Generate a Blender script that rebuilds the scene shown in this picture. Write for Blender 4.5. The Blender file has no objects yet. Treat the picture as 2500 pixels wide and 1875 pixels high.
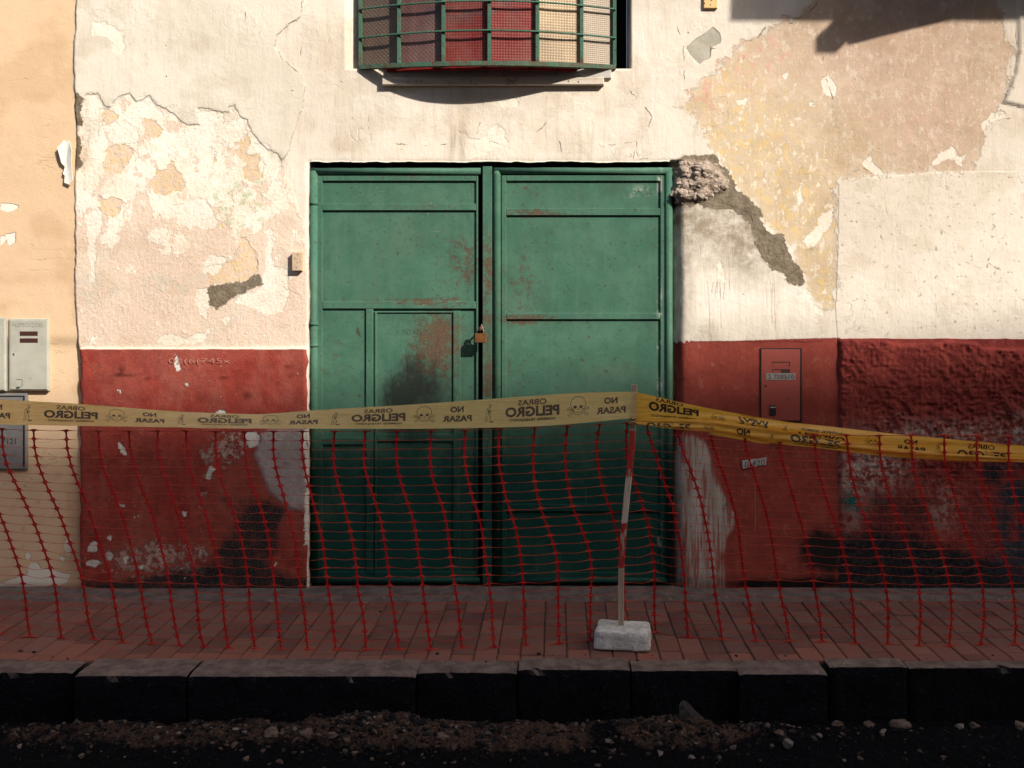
import bpy, math, random
import numpy as np
from mathutils import Vector
R = math.radians
random.seed(7)
SC = bpy.context.scene
COL = SC.collection

# ------------------------------------------------------------------ camera, sky, sun, exposure
D = 5.6                      # camera distance from the facade (facade plane is y = 0)
CX, CZ, PPM = 0.25, 1.568, 440.0
cam_d = bpy.data.cameras.new("camera")
cam = bpy.data.objects.new("camera", cam_d); COL.objects.link(cam)
cam.location = (CX, -D, CZ); cam.rotation_euler = (R(90), 0, 0)
cam_d.sensor_width = 36.0
cam_d.lens = D * PPM / 2500 * 36.0
cam_d.shift_x = -110 / 2500.0
cam_d.shift_y = -187.5 / 2500.0
cam_d.clip_start = 0.05; cam_d.clip_end = 600
SC.camera = cam

LDIR = Vector((-1.10, 1.0, -1.05))          # the way the sunlight travels
SUNPOS = -LDIR.normalized()
w = bpy.data.worlds.new("World"); SC.world = w; w.use_nodes = True
nt = w.node_tree
bg = nt.nodes["Background"]
sky = nt.nodes.new("ShaderNodeTexSky"); sky.sky_type = 'NISHITA'; sky.sun_disc = False
sky.sun_elevation = math.asin(SUNPOS.z)
sky.sun_rotation = math.atan2(SUNPOS.x, SUNPOS.y)
sky.altitude = 100; sky.air_density = 1.0; sky.dust_density = 4.0
nt.links.new(sky.outputs[0], bg.inputs[0])
bg.inputs[1].default_value = 0.13
sun_d = bpy.data.lights.new("sun", 'SUN'); sun_d.energy = 4.6; sun_d.angle = R(0.9)
sun_d.color = (1.0, 0.945, 0.865)
sun = bpy.data.objects.new("sun", sun_d); COL.objects.link(sun)
sun.rotation_euler = LDIR.to_track_quat('-Z', 'Y').to_euler()
sun.location = (6, -8, 9)
SC.view_settings.view_transform = 'Standard'
SC.view_settings.look = 'None'
SC.view_settings.exposure = 0.58
SC.view_settings.gamma = 1.0
SC.view_settings.use_curve_mapping = False

# ------------------------------------------------------------------ helpers
def X(px): return (px - 1250) / PPM
def Z(py): return (1440 - py) / PPM
def W(px, py, y=0.0):
    s = (D + y) / D
    return Vector((CX + (px - 1360) / PPM * s, y, CZ + (750 - py) / PPM * s))
def lin(r, g, b, k=1.0):
    f = lambda c: (c / 255 / 12.92 if c / 255 <= 0.04045 else ((c / 255 + 0.055) / 1.055) ** 2.4)
    return (f(r) * k, f(g) * k, f(b) * k)

_lat = {}
def vnoise(x, z, freq, seed=0):
    if seed not in _lat:
        _lat[seed] = np.random.RandomState(seed).rand(256, 256)
    L = _lat[seed]
    u, v = x * freq + 1000.37, z * freq + 1000.71
    i, j = np.floor(u).astype(int), np.floor(v).astype(int)
    a, b = u - i, v - j
    a = a * a * a * (a * (a * 6 - 15) + 10); b = b * b * b * (b * (b * 6 - 15) + 10)
    i0, i1, j0, j1 = i % 256, (i + 1) % 256, j % 256, (j + 1) % 256
    return (L[i0, j0] * (1 - a) + L[i1, j0] * a) * (1 - b) + (L[i0, j1] * (1 - a) + L[i1, j1] * a) * b
def fbm(x, z, freq, oct=4, seed=0, gain=0.5):
    t, amp, n = 0, 1.0, 0
    for k in range(oct):
        t = t + amp * vnoise(x, z, freq * 2.03 ** k, seed + k); n += amp; amp *= gain
    return t / n
def sstep(x, a, b):
    t = np.clip((x - a) / (b - a), 0, 1); return t * t * (3 - 2 * t)
def sdf_poly(x, z, pts, raw=False):
    """signed distance in metres (positive inside) to a closed outline in facade pixels"""
    P = np.array(pts, float)
    if not raw:
        P = np.stack([(P[:, 0] - 1250) / PPM, (1440 - P[:, 1]) / PPM], 1)
    out = np.full(x.shape, -0.3)
    m = (x > P[:, 0].min() - .3) & (x < P[:, 0].max() + .3) & (z > P[:, 1].min() - .3) & (z < P[:, 1].max() + .3)
    if not m.any(): return out
    px, pz = x[m], z[m]
    d = np.full(px.shape, 1e9); ins = np.zeros(px.shape, bool)
    for k in range(len(P)):
        a, b = P[k - 1], P[k]
        e = b - a; L2 = max(e @ e, 1e-12)
        t = np.clip(((px - a[0]) * e[0] + (pz - a[1]) * e[1]) / L2, 0, 1)
        d = np.minimum(d, (px - a[0] - t * e[0]) ** 2 + (pz - a[1] - t * e[1]) ** 2)
        if abs(e[1]) > 1e-12:
            c = ((a[1] > pz) != (b[1] > pz)) & (px < (b[0] - a[0]) * (pz - a[1]) / e[1] + a[0])
            ins ^= c
    d = np.sqrt(d)
    out[m] = np.where(ins, d, -d)
    return out
def sdf_union(x, z, polys):
    o = np.full(x.shape, -0.3)
    for p in polys: o = np.maximum(o, sdf_poly(x, z, p))
    return o
def crack_fields(x, z, lines):
    """signed side distance (exact across the line) and plain distance to the nearest line"""
    sd = np.full(x.shape, 1.0); ud = np.full(x.shape, 1.0)
    for L in lines:
        P = [(X(a), Z(b)) for a, b in L]
        for (ax, az), (bx, bz) in zip(P[:-1], P[1:]):
            ex, ez = bx - ax, bz - az; L2 = ex * ex + ez * ez
            m = (x > min(ax, bx) - .08) & (x < max(ax, bx) + .08) & (z > min(az, bz) - .08) & (z < max(az, bz) + .08)
            qx, qz = x[m] - ax, z[m] - az
            t = (qx * ex + qz * ez) / L2
            tc = np.clip(t, 0, 1)
            u = np.sqrt((qx - tc * ex) ** 2 + (qz - tc * ez) ** 2)
            s = (qx * ez - qz * ex) / math.sqrt(L2)
            k = u < ud[m]
            us, ss = ud[m], sd[m]
            us[k] = u[k]; ss[k] = s[k]
            ud[m] = us; sd[m] = ss
    return sd, ud

def np_mesh(name, co, quads, attrs=None, smooth=True):
    me = bpy.data.meshes.new(name)
    n, f = len(co), len(quads)
    me.vertices.add(n); me.vertices.foreach_set("co", np.asarray(co, np.float32).ravel())
    me.loops.add(f * 4); me.loops.foreach_set("vertex_index", np.asarray(quads, np.int32).ravel())
    me.polygons.add(f)
    me.polygons.foreach_set("loop_start", np.arange(0, f * 4, 4, dtype=np.int32))
    me.polygons.foreach_set("loop_total", np.full(f, 4, np.int32))
    me.polygons.foreach_set("use_smooth", np.full(f, smooth, bool))
    me.update(calc_edges=True); me.validate()
    for k, v in (attrs or {}).items():
        if v.ndim == 1:
            me.attributes.new(k, 'FLOAT', 'POINT').data.foreach_set("value", v.astype(np.float32))
        else:
            c = np.concatenate([v, np.ones((len(v), 1))], 1)
            me.attributes.new(k, 'FLOAT_COLOR', 'POINT').data.foreach_set("color", c.astype(np.float32).ravel())
    return me
def link(name, me, mat, parent=None):
    o = bpy.data.objects.new(name, me); COL.objects.link(o)
    if mat and me is not None and not me.materials: me.materials.append(mat)
    if parent is not None:
        o.parent = parent
        p, off = parent, Vector((0, 0, 0))
        while p is not None: off += p.location; p = p.parent
        o.location = -off
    return o
class MB:
    def __init__(s): s.v = []; s.f = []
    def add(s, vs, fs):
        b = len(s.v); s.v += [tuple(v) for v in vs]; s.f += [tuple(i + b for i in f) for f in fs]; return s
    def cham(s, x0, x1, z0, z1, yb, yf, c=.002):
        """box whose front face (y = yf, towards the street) has chamfered edges"""
        r = lambda y, i: [(x0 + i, y, z0 + i), (x1 - i, y, z0 + i), (x1 - i, y, z1 - i), (x0 + i, y, z1 - i)]
        v = r(yb, 0) + r(yf + c, 0) + r(yf, c)
        f = [(8, 9, 10, 11), (3, 2, 1, 0)]
        for a in (0, 4):
            for k in range(4):
                n = (k + 1) % 4; f.append((a + k, a + n, a + 4 + n, a + 4 + k))
        return s.add(v, f)
    def pxbox(s, x0, y0, x1, y1, yb, yf, c=.002):
        a, b = W(x0, y1, yf), W(x1, y0, yf)
        return s.cham(a.x, b.x, a.z, b.z, yb, yf, c)
    def brick(s, x0, x1, y0, y1, zb, zt, c=.004, jit=0):
        j = lambda: random.uniform(-jit, jit)
        r = lambda z, i: [(x0 + i, y0 + i, z + j()), (x1 - i, y0 + i, z + j()), (x1 - i, y1 - i, z + j()), (x0 + i, y1 - i, z + j())]
        v = r(zb, 0) + r(zt - c, 0) + r(zt, c)
        f = [(8, 9, 10, 11)]
        for a in (0, 4):
            for k in range(4):
                n = (k + 1) % 4; f.append((a + k, a + n, a + 4 + n, a + 4 + k))
        return s.add(v, f)
    def box(s, x0, x1, y0, y1, z0, z1):
        v = [(x, y, z) for x in (x0, x1) for y in (y0, y1) for z in (z0, z1)]
        return s.add(v, [(0, 1, 3, 2), (4, 6, 7, 5), (0, 4, 5, 1), (2, 3, 7, 6), (0, 2, 6, 4), (1, 5, 7, 3)])
    def tube(s, pts, r, n=8, caps=True, flat=1.0, up=Vector((0, 0, 1))):
        pts = [Vector(p) for p in pts]; m = len(pts)
        rr = r if hasattr(r, '__len__') else [r] * m
        vs = []
        for i, p in enumerate(pts):
            t = (pts[min(i + 1, m - 1)] - pts[max(i - 1, 0)]).normalized()
            a = t.cross(up)
            if a.length < 1e-4: a = t.cross(Vector((1, 0, 0)))
            a.normalize(); b = a.cross(t)
            for k in range(n):
                q = 2 * math.pi * k / n + math.pi / n
                vs.append(p + a * math.cos(q) * rr[i] + b * math.sin(q) * rr[i] * flat)
        fs = [(i * n + k, i * n + (k + 1) % n, (i + 1) * n + (k + 1) % n, (i + 1) * n + k) for i in range(m - 1) for k in range(n)]
        if caps: fs += [tuple(range(n))[::-1], tuple((m - 1) * n + k for k in range(n))]
        return s.add(vs, fs)
    def build(s, name, mat, parent=None, smooth=False):
        me = bpy.data.meshes.new(name); me.from_pydata(s.v, [], s.f)
        me.update()
        if smooth:
            for p in me.polygons: p.use_smooth = True
        return link(name, me, mat, parent)
def recalc(o):
    import bmesh
    bm = bmesh.new(); bm.from_mesh(o.data); bmesh.ops.recalc_face_normals(bm, faces=bm.faces); bm.to_mesh(o.data); bm.free(); return o
def tag(o, label, cat, group=None, kind=None):
    if label: o["label"] = label
    if cat: o["category"] = cat
    if group: o["group"] = group
    if kind: o["kind"] = kind
    return o
def empty(name, loc, label, cat, group=None):
    o = bpy.data.objects.new(name, None); COL.objects.link(o); o.location = loc
    o.empty_display_size = .1
    return tag(o, label, cat, group)

# ------------------------------------------------------------------ node helper
class N:
    def __init__(s, name):
        s.mat = bpy.data.materials.new(name); s.mat.use_nodes = True
        s.t = s.mat.node_tree; s.t.nodes.clear()
        s.co = s.t.nodes.new("ShaderNodeTexCoord").outputs['Object']
    def _in(s, sock, v):
        if hasattr(v, 'is_linked') or isinstance(v, bpy.types.NodeSocket): s.t.links.new(v, sock)
        elif v is not None:
            if isinstance(v, (tuple, list)) and len(v) == 3 and sock.type == 'RGBA': v = (*v, 1)
            sock.default_value = v
    def noise(s, scale, detail=4, rough=.55, dist=0.0, vec=None):
        n = s.t.nodes.new("ShaderNodeTexNoise")
        s._in(n.inputs['Vector'], vec or s.co)
        n.inputs['Scale'].default_value = scale; n.inputs['Detail'].default_value = detail
        n.inputs['Roughness'].default_value = rough; n.inputs['Distortion'].default_value = dist
        return n.outputs[0]
    def vor(s, scale, feature='F1', vec=None, rnd=1.0, out='Distance'):
        n = s.t.nodes.new("ShaderNodeTexVoronoi"); n.feature = feature
        s._in(n.inputs['Vector'], vec or s.co); n.inputs['Scale'].default_value = scale
        n.inputs['Randomness'].default_value = rnd
        return n.outputs[out]
    def scaled(s, sx, sy, sz, off=(0, 0, 0)):
        n = s.t.nodes.new("ShaderNodeMapping"); s._in(n.inputs['Vector'], s.co)
        n.inputs['Scale'].default_value = (sx, sy, sz); n.inputs['Location'].default_value = off
        return n.outputs[0]
    def warp(s, amt, scale):
        n = s.t.nodes.new("ShaderNodeTexNoise"); s._in(n.inputs['Vector'], s.co); n.inputs['Scale'].default_value = scale
        n.inputs['Detail'].default_value = 3
        a = s.t.nodes.new("ShaderNodeVectorMath"); a.operation = 'SUBTRACT'; s._in(a.inputs[0], n.outputs['Color']); a.inputs[1].default_value = (.5, .5, .5)
        b = s.t.nodes.new("ShaderNodeVectorMath"); b.operation = 'SCALE'; s._in(b.inputs[0], a.outputs[0]); b.inputs['Scale'].default_value = amt
        c = s.t.nodes.new("ShaderNodeVectorMath"); c.operation = 'ADD'; s._in(c.inputs[0], b.outputs[0]); s._in(c.inputs[1], s.co)
        return c.outputs[0]
    def xyz(s):
        n = s.t.nodes.new("ShaderNodeSeparateXYZ"); s._in(n.inputs[0], s.co); return n.outputs
    def m(s, op, a, b=None, c=None):
        n = s.t.nodes.new("ShaderNodeMath"); n.operation = op
        for i, v in enumerate((a, b, c)):
            if v is not None: s._in(n.inputs[i], v)
        return n.outputs[0]
    def add(s, *a):
        o = a[0]
        for v in a[1:]: o = s.m('ADD', o, v)
        return o
    def mul(s, *a):
        o = a[0]
        for v in a[1:]: o = s.m('MULTIPLY', o, v)
        return o
    def ss(s, x, a, b, lo=0.0, hi=1.0):
        n = s.t.nodes.new("ShaderNodeMapRange"); n.interpolation_type = 'SMOOTHSTEP'; n.clamp = True
        s._in(n.inputs[0], x)
        for i, v in enumerate((a, b, lo, hi)): n.inputs[i + 1].default_value = v
        return n.outputs[0]
    def mix(s, f, a, b, mode='MIX'):
        n = s.t.nodes.new("ShaderNodeMix"); n.data_type = 'RGBA'; n.blend_type = mode; n.clamp_factor = True
        s._in(n.inputs[0], f); s._in(n.inputs[6], a); s._in(n.inputs[7], b)
        return n.outputs[2]
    def attr(s, name, col=False):
        n = s.t.nodes.new("ShaderNodeAttribute"); n.attribute_name = name
        return n.outputs['Color' if col else 'Fac']
    def blob(s, px, py, rx, rz):
        """soft spot on the facade, 1 in the middle"""
        v = s.scaled(1 / rx, 0, 1 / rz, (-X(px) / rx, 0, -Z(py) / rz))
        n = s.t.nodes.new("ShaderNodeVectorMath"); n.operation = 'LENGTH'; s._in(n.inputs[0], v)
        return s.ss(n.outputs['Value'], 0.0, 1.0, 1.0, 0.0)
    def out(s, color, rough=.85, height=None, bdist=.004, bstr=1.0, metal=0.0, spec=.3, trans=None, coat=None):
        p = s.t.nodes.new("ShaderNodeBsdfPrincipled"); o = s.t.nodes.new("ShaderNodeOutputMaterial")
        s._in(p.inputs['Base Color'], color); s._in(p.inputs['Roughness'], rough); s._in(p.inputs['Metallic'], metal)
        p.inputs['Specular IOR Level'].default_value = spec
        if coat: p.inputs['Coat Weight'].default_value = coat; p.inputs['Coat Roughness'].default_value = .1
        if height is not None:
            b = s.t.nodes.new("ShaderNodeBump"); b.inputs['Distance'].default_value = bdist; b.inputs['Strength'].default_value = bstr
            s._in(b.inputs['Height'], height); s.t.links.new(b.outputs[0], p.inputs['Normal'])
        if trans:
            tr = s.t.nodes.new("ShaderNodeBsdfTranslucent"); s._in(tr.inputs[0], color)
            mx = s.t.nodes.new("ShaderNodeMixShader"); mx.inputs[0].default_value = trans
            s.t.links.new(p.outputs[0], mx.inputs[1]); s.t.links.new(tr.outputs[0], mx.inputs[2]); s.t.links.new(mx.outputs[0], o.inputs[0])
        else: s.t.links.new(p.outputs[0], o.inputs[0])
        return s.mat

# ------------------------------------------------------------------ flat drawings (print, chalk, scratches)
_txt = {}
def text_shape(body, bold=0.0):
    key = (body, bold)
    if key in _txt: return _txt[key]
    cu = bpy.data.curves.new("t", 'FONT'); cu.body = body; cu.offset = bold; cu.resolution_u = 3
    ob = bpy.data.objects.new("t", cu); COL.objects.link(ob)
    dg = bpy.context.evaluated_depsgraph_get(); dg.update()
    me = bpy.data.meshes.new_from_object(ob.evaluated_get(dg))
    v = np.array([(q.co.x, q.co.y) for q in me.vertices]); f = [tuple(p.vertices) for p in me.polygons]
    v = (v - v.min(0)) / (v.max(0) - v.min(0))
    bpy.data.objects.remove(ob); bpy.data.curves.remove(cu); bpy.data.meshes.remove(me)
    _txt[key] = (v, f); return v, f
class Flat:
    """2-D drawing: x along, y up, in metres"""
    def __init__(s): s.v = []; s.f = []
    def text(s, body, cx, cy, w, h, bold=.02, mirror=False, flip=False, slant=0.0):
        v, f = text_shape(body, bold); b = len(s.v)
        for x, y in v:
            x, y = (x - .5) * w, (y - .5) * h
            if mirror: x = -x
            if flip: y = -y
            s.v.append((cx + x + slant * y, cy + y))
        s.f += [tuple(i + b for i in q) for q in f]; return s
    def stroke(s, pts, wd, closed=False):
        P = [Vector((a, b)) for a, b in pts]
        if closed: P = P + [P[0]]
        m = len(P); b = len(s.v)
        for i, p in enumerate(P):
            t = (P[min(i + 1, m - 1)] - P[max(i - 1, 0)])
            if t.length < 1e-9: t = Vector((1, 0))
            t.normalize(); n = Vector((-t.y, t.x)) * wd / 2
            s.v += [tuple(p + n), tuple(p - n)]
        s.f += [(b + 2 * i, b + 2 * i + 1, b + 2 * i + 3, b + 2 * i + 2) for i in range(m - 1)]; return s
    def fill(s, pts):
        b = len(s.v); s.v += [tuple(p) for p in pts]; s.f.append(tuple(range(b, b + len(pts)))); return s
    def mapped(s, fn, name, mat, parent):
        mb = MB(); mb.add([fn(x, y) for x, y in s.v], s.f); return mb.build(name, mat, parent)
def ell(cx, cy, rx, ry, a0=0, a1=360, n=20):
    return [(cx + rx * math.cos(R(a0 + (a1 - a0) * i / n)), cy + ry * math.sin(R(a0 + (a1 - a0) * i / n))) for i in range(n + 1)]

# ------------------------------------------------------------------ materials
def mat_wall():
    n = N("old_plaster")
    big, mid, fine = n.noise(1.6, 5, .6), n.noise(9, 7, .62), n.noise(70, 5, .6)
    grain = n.noise(240, 3, .6)
    streak = n.noise(1.0, 6, .6, vec=n.scaled(22, 22, 2.2))
    rag = n.m('SUBTRACT', n.noise(26, 9, .68), .5)
    rag2 = n.m('SUBTRACT', n.noise(60, 6, .7, vec=n.scaled(1, 1, 1, (3.1, 0, 7.7))), .5)
    ragL = n.m('SUBTRACT', n.noise(11, 10, .7, vec=n.scaled(1, 1, 1, (5.1, 0, 2.7))), .5)
    def mask(name, amp=.05, w=.0015, amp2=.0, ampL=.0, off=.0):
        v = n.m('MULTIPLY_ADD', rag, amp, n.add(n.attr(name), off))
        if ampL: v = n.m('MULTIPLY_ADD', ragL, ampL, v)
        if amp2: v = n.m('MULTIPLY_ADD', rag2, amp2, v)
        H[name] = n.ss(v, -.0035, .0045)
        return n.ss(v, -w, w)
    H = {}
    # centre and right cream limewash
    col = n.mix(n.ss(mid, .3, .7), (.745, .655, .54), (.69, .60, .485))
    col = n.mix(n.ss(big, .35, .65), col, (.72, .645, .545))
    col = n.mix(n.mul(n.ss(streak, .52, .75), .45), col, (.46, .38, .28))
    hgt = n.add(n.mul(mid, .8), n.mul(fine, .35), n.mul(grain, .08), n.mul(n.noise(24, 8, .66), n.ss(n.noise(2.3, 4), .40, .66, .15, 1.1)), n.mul(n.noise(1, 5, .6, vec=n.scaled(60, 60, 9)), .35))
    # older rose and ochre paint, right
    mE = mask('zoneE', .06, .026, .02, .28)
    gx = n.xyz()
    tE = n.ss(n.add(n.mul(gx[0], .8), n.mul(gx[2], .7), n.mul(mid, .9)), 3.2, 4.1)
    cE = n.mix(tE, (.625, .485, .315), (.545, .40, .295))
    cE = n.mix(n.mul(n.ss(big, .4, .6), .5), cE, (.515, .41, .28))
    cE = n.mix(n.mul(n.ss(n.noise(13, 8, .72), .47, .64), .42), cE, (.64, .50, .385))
    cE = n.mix(n.mul(n.ss(fine, .55, .7), .35), cE, (.47, .345, .25))
    cE = n.mix(n.mul(n.ss(n.noise(3.6, 8, .68, vec=n.scaled(1, 1, 1.3, (21, 0, 4))), .48, .66), .55), cE, (.70, .57, .44))
    cE = n.mix(n.mul(n.ss(n.noise(5.5, 9, .7, vec=n.scaled(1, 1, 1, (1, 0, 14))), .56, .68), .6), cE, (.43, .32, .215))
    yel = n.mul(n.ss(n.noise(20, 9, .75, vec=n.scaled(1, 1, 1, (9, 0, 2))), .525, .56), n.attr('yellow'))
    cE = n.mix(n.mul(yel, .8), cE, (.72, .50, .20))
    wsp = n.mul(n.ss(n.noise(24, 9, .75, vec=n.scaled(1, 1, .6, (1, 0, 5))), .555, .58), n.add(.45, n.mul(n.attr('yellow'), .6)))
    cE = n.mix(wsp, cE, (.77, .68, .55))
    rose = n.mul(n.ss(n.noise(17, 8, .7, vec=n.scaled(1, 1, 1, (5, 0, 8))), .5, .6), n.attr('rose'))
    cE = n.mix(rose, cE, (.66, .38, .29))
    col = n.mix(mE, col, cE)
    hgt = n.add(hgt, n.mul(H['zoneE'], -.5))
    # left peeled zone
    mB = mask('zoneB', .06, .003, 0, .12)
    nb = n.noise(7.5, 10, .66, vec=n.scaled(1, 1, .8, (2, 0, 4)))
    nb2 = n.noise(10.5, 10, .68, vec=n.scaled(1.1, 1, .8, (12, 0, 24)))
    white = n.mix(n.ss(mid, .4, .65), (.84, .77, .65), (.79, .69, .555))
    pinkc = n.mix(n.ss(fine, .4, .65), (.735, .575, .45), (.68, .515, .40))
    low = n.ss(gx[2], 1.95, 2.2)                                   # less flaking low down
    pk = n.ss(n.add(nb, n.mul(low, -.085), n.mul(n.ss(gx[2], 1.95, 1.7), .075)), .450, .475)
    cB = n.mix(pk, white, pinkc)
    cB = n.mix(n.mul(n.ss(nb2, .60, .635), .8), cB, (.665, .54, .425))
    cB = n.mix(n.mul(n.ss(n.noise(3.2, 7, .6, vec=n.scaled(1, 1, 1, (17, 0, 5))), .45, .65), .45), cB, (.78, .64, .50))
    cB = n.mix(n.mul(n.ss(n.noise(30, 9, .75, vec=n.scaled(1, 1, 1, (4, 0, 1))), .585, .62), n.attr('yellowB')), cB, (.74, .55, .22))
    cB = n.mix(n.mul(n.ss(n.noise(16, 8, .7, vec=n.scaled(1, 1, 1, (14, 0, 1))), .50, .6), n.attr('green')), cB, (.52, .54, .36))
    greyB = n.mul(n.ss(n.noise(5, 8, .65, vec=n.scaled(1, 1, 1, (7, 0, 3))), .52, .62), n.ss(gx[2], 2.0, 1.75))
    cB = n.mix(n.mul(greyB, .75), cB, (.64, .56, .455))
    col = n.mix(mB, col, cB)
    pits = n.mul(n.ss(n.vor(30), .05, .32), mB)
    hgt = n.add(hgt, n.mul(H['zoneB'], n.add(-.5, n.mul(pk, -.22), n.mul(n.noise(45, 7, .75), 1.2))))
    # tan pits, flakes, scars
    mT = mask('tan', .03, .004, .0, .12)
    cT = n.mix(n.ss(n.noise(30, 7, .7), .45, .55), (.69, .535, .405), (.71, .52, .31))
    cT = n.mix(n.mul(n.ss(n.noise(22, 6, .7, vec=n.scaled(1, 1, 1, (8, 0, 3))), .60, .64), .6), cT, (.36, .40, .36))
    col = n.mix(mT, col, cT); hgt = n.add(hgt, n.mul(H['tan'], -.55))
    mA = mask('coatA', .03, .0015, .015, .05)
    cA = n.mix(n.ss(big, .35, .65), (.665, .60, .495), (.705, .635, .53))
    cA = n.mix(n.mul(n.ss(streak, .45, .7), .35), cA, (.61, .535, .43))
    cA = n.mix(n.ss(n.noise(12, 6), .6, .72), cA, (.72, .635, .52))
    col = n.mix(mA, col, cA); hgt = n.add(hgt, n.mul(H['coatA'], 1.5))
    mG = mask('zoneG', .05, .010, .03)
    cG = n.mix(n.ss(streak, .4, .7), (.755, .69, .59), (.68, .60, .50))
    cG = n.mix(n.mul(n.attr('smear'), n.ss(n.noise(9, 9, .74), .30, .62)), cG, (.30, .24, .17))
    col = n.mix(mG, col, cG); hgt = n.add(hgt, n.mul(H['zoneG'], .5))
    mF = mask('zoneF', .02, .010)
    cF = n.mix(n.ss(mid, .4, .62), (.735, .65, .54), (.69, .61, .50))
    col = n.mix(mF, col, cF)
    pock = n.mul(mF, n.ss(n.noise(32, 5, .7), .61, .70))
    hgt = n.add(hgt, n.mul(H['zoneF'], .55), n.mul(pock, 1.2))
    mW = mask('flake', .03, .0015, .012, .10, -.001)
    col = n.mix(mW, col, n.mix(n.ss(fine, .4, .6), (.82, .745, .63), (.78, .69, .565)))
    hgt = n.add(hgt, n.mul(H['flake'], -.35))
    mS = mask('scar', .04, .003, .025, .10, .009)
    cS = n.mix(n.ss(n.noise(18, 8, .7), .35, .65), (.155, .12, .08), (.26, .21, .15))
    cS = n.mix(n.mul(n.attr('rubble'), .95), cS, n.mix(n.ss(n.noise(35, 7, .7), .4, .6), (.36, .275, .21), (.60, .48, .385)))
    col = n.mix(mS, col, cS)
    hgt = n.add(hgt, n.mul(mS, n.add(-.8, n.mul(n.noise(55, 6, .7), 2.0), n.mul(n.attr('rubble'), n.add(n.mul(n.noise(34, 8, .75), 7.0), n.mul(n.ss(n.vor(38, vec=n.warp(.03, 20)), .0, .35), 2.5))))))
    mP = mask('greypatch', .012, .002, 0, .04)
    col = n.mix(mP, col, n.mix(n.ss(mid, .4, .6), (.40, .365, .29), (.45, .41, .33))); hgt = n.add(hgt, n.mul(H['greypatch'], -.7))
    # red dado painted flat on the plaster at the right of the gate
    brush = n.m('SUBTRACT', n.noise(1.0, 6, .65, vec=n.scaled(55, 30, 2.0)), .5)
    mR = n.ss(n.m('MULTIPLY_ADD', brush, n.ss(gx[0], 1.07, .96, .010, .055), n.attr('dadoR')), -.003, .004)
    cR = n.mix(n.ss(mid, .35, .65), (.29, .06, .042), (.235, .045, .034))
    cR = n.mix(n.mul(n.ss(n.noise(13, 9, .78), .54, .66), .5), cR, (.36, .17, .12))
    cR = n.mix(n.mul(n.ss(n.noise(38, 9, .75), .62, .66), n.attr('damp')), cR, (.45, .36, .29))
    cR = n.mix(n.ss(n.m('MULTIPLY_ADD', n.noise(7, 9, .74, vec=n.scaled(1, 1, 1, (3, 0, 3))), .9, n.mul(n.attr('soot'), .6)), .62, .96), cR, (.018, .015, .014))
    col = n.mix(mR, col, cR)
    mC = n.ss(n.m('MULTIPLY_ADD', brush, .10, n.attr('cement')), -.012, .012)
    cC = n.mix(n.ss(streak, .38, .62), (.34, .295, .25), (.45, .40, .345))
    cC = n.mix(n.mul(n.ss(n.noise(1, 6, .6, vec=n.scaled(40, 20, 3, (2, 0, 1))), .47, .60), .85), cC, (.28, .075, .055))
    cC = n.mix(n.ss(n.noise(9, 8, .7, vec=n.scaled(1, 1, .6, (3, 0, 9))), .58, .68), cC, (.13, .11, .09))
    col = n.mix(mC, col, cC)
    # stains, drips, cracks
    sdr = n.m('ABSOLUTE', n.m('MULTIPLY_ADD', rag, .006, n.attr('drip_s')))
    dr = n.mul(n.ss(sdr, .0008, .0034, 1, 0), n.ss(n.attr('drip_u'), .004, .008, 1, 0))
    col = n.mix(n.mul(dr, n.ss(n.noise(9, 4), .35, .6, .15, .65)), col, (.30, .19, .13))
    col = n.mix(1.0, col, n.attr('tint', True), 'MULTIPLY')
    w2 = n.m('MULTIPLY_ADD', rag, .035, n.attr('crack_s'))
    wid = n.ss(n.noise(14, 3), .42, .70, -.0014, .0028)
    cr = n.mul(n.ss(n.m('SUBTRACT', n.m('ABSOLUTE', w2), wid), -.0006, .0008, 1, 0), n.ss(n.attr('crack_u'), .025, .04, 1, 0))
    hair = n.ss(n.m('ABSOLUTE', n.m('SUBTRACT', n.noise(3.3, 3, .5, 1.2), .5)), .0, .0035, 1, 0)
    hair = n.mul(hair, n.ss(n.noise(4, 2, vec=n.scaled(1, 1, 1, (31, 0, 3))), .5, .58))
    pinh = n.mul(n.ss(n.vor(9, vec=n.warp(.02, 20)), .025, .045, 1, 0), n.ss(n.noise(3, 2, vec=n.scaled(1, 1, 1, (3, 0, 31))), .5, .6))
    col = n.mix(n.mul(cr, .7), col, (.10, .065, .045))
    col = n.mix(n.mul(hair, .12), col, (.35, .27, .2))
    col = n.mix(n.mul(pinh, .8), col, (.08, .05, .035))
    hgt = n.add(hgt, n.mul(cr, -2.5), n.mul(hair, -.3), n.mul(pinh, -2.0))
    return n.out(col, .93, hgt, .0042, 1.0, spec=.12)

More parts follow.
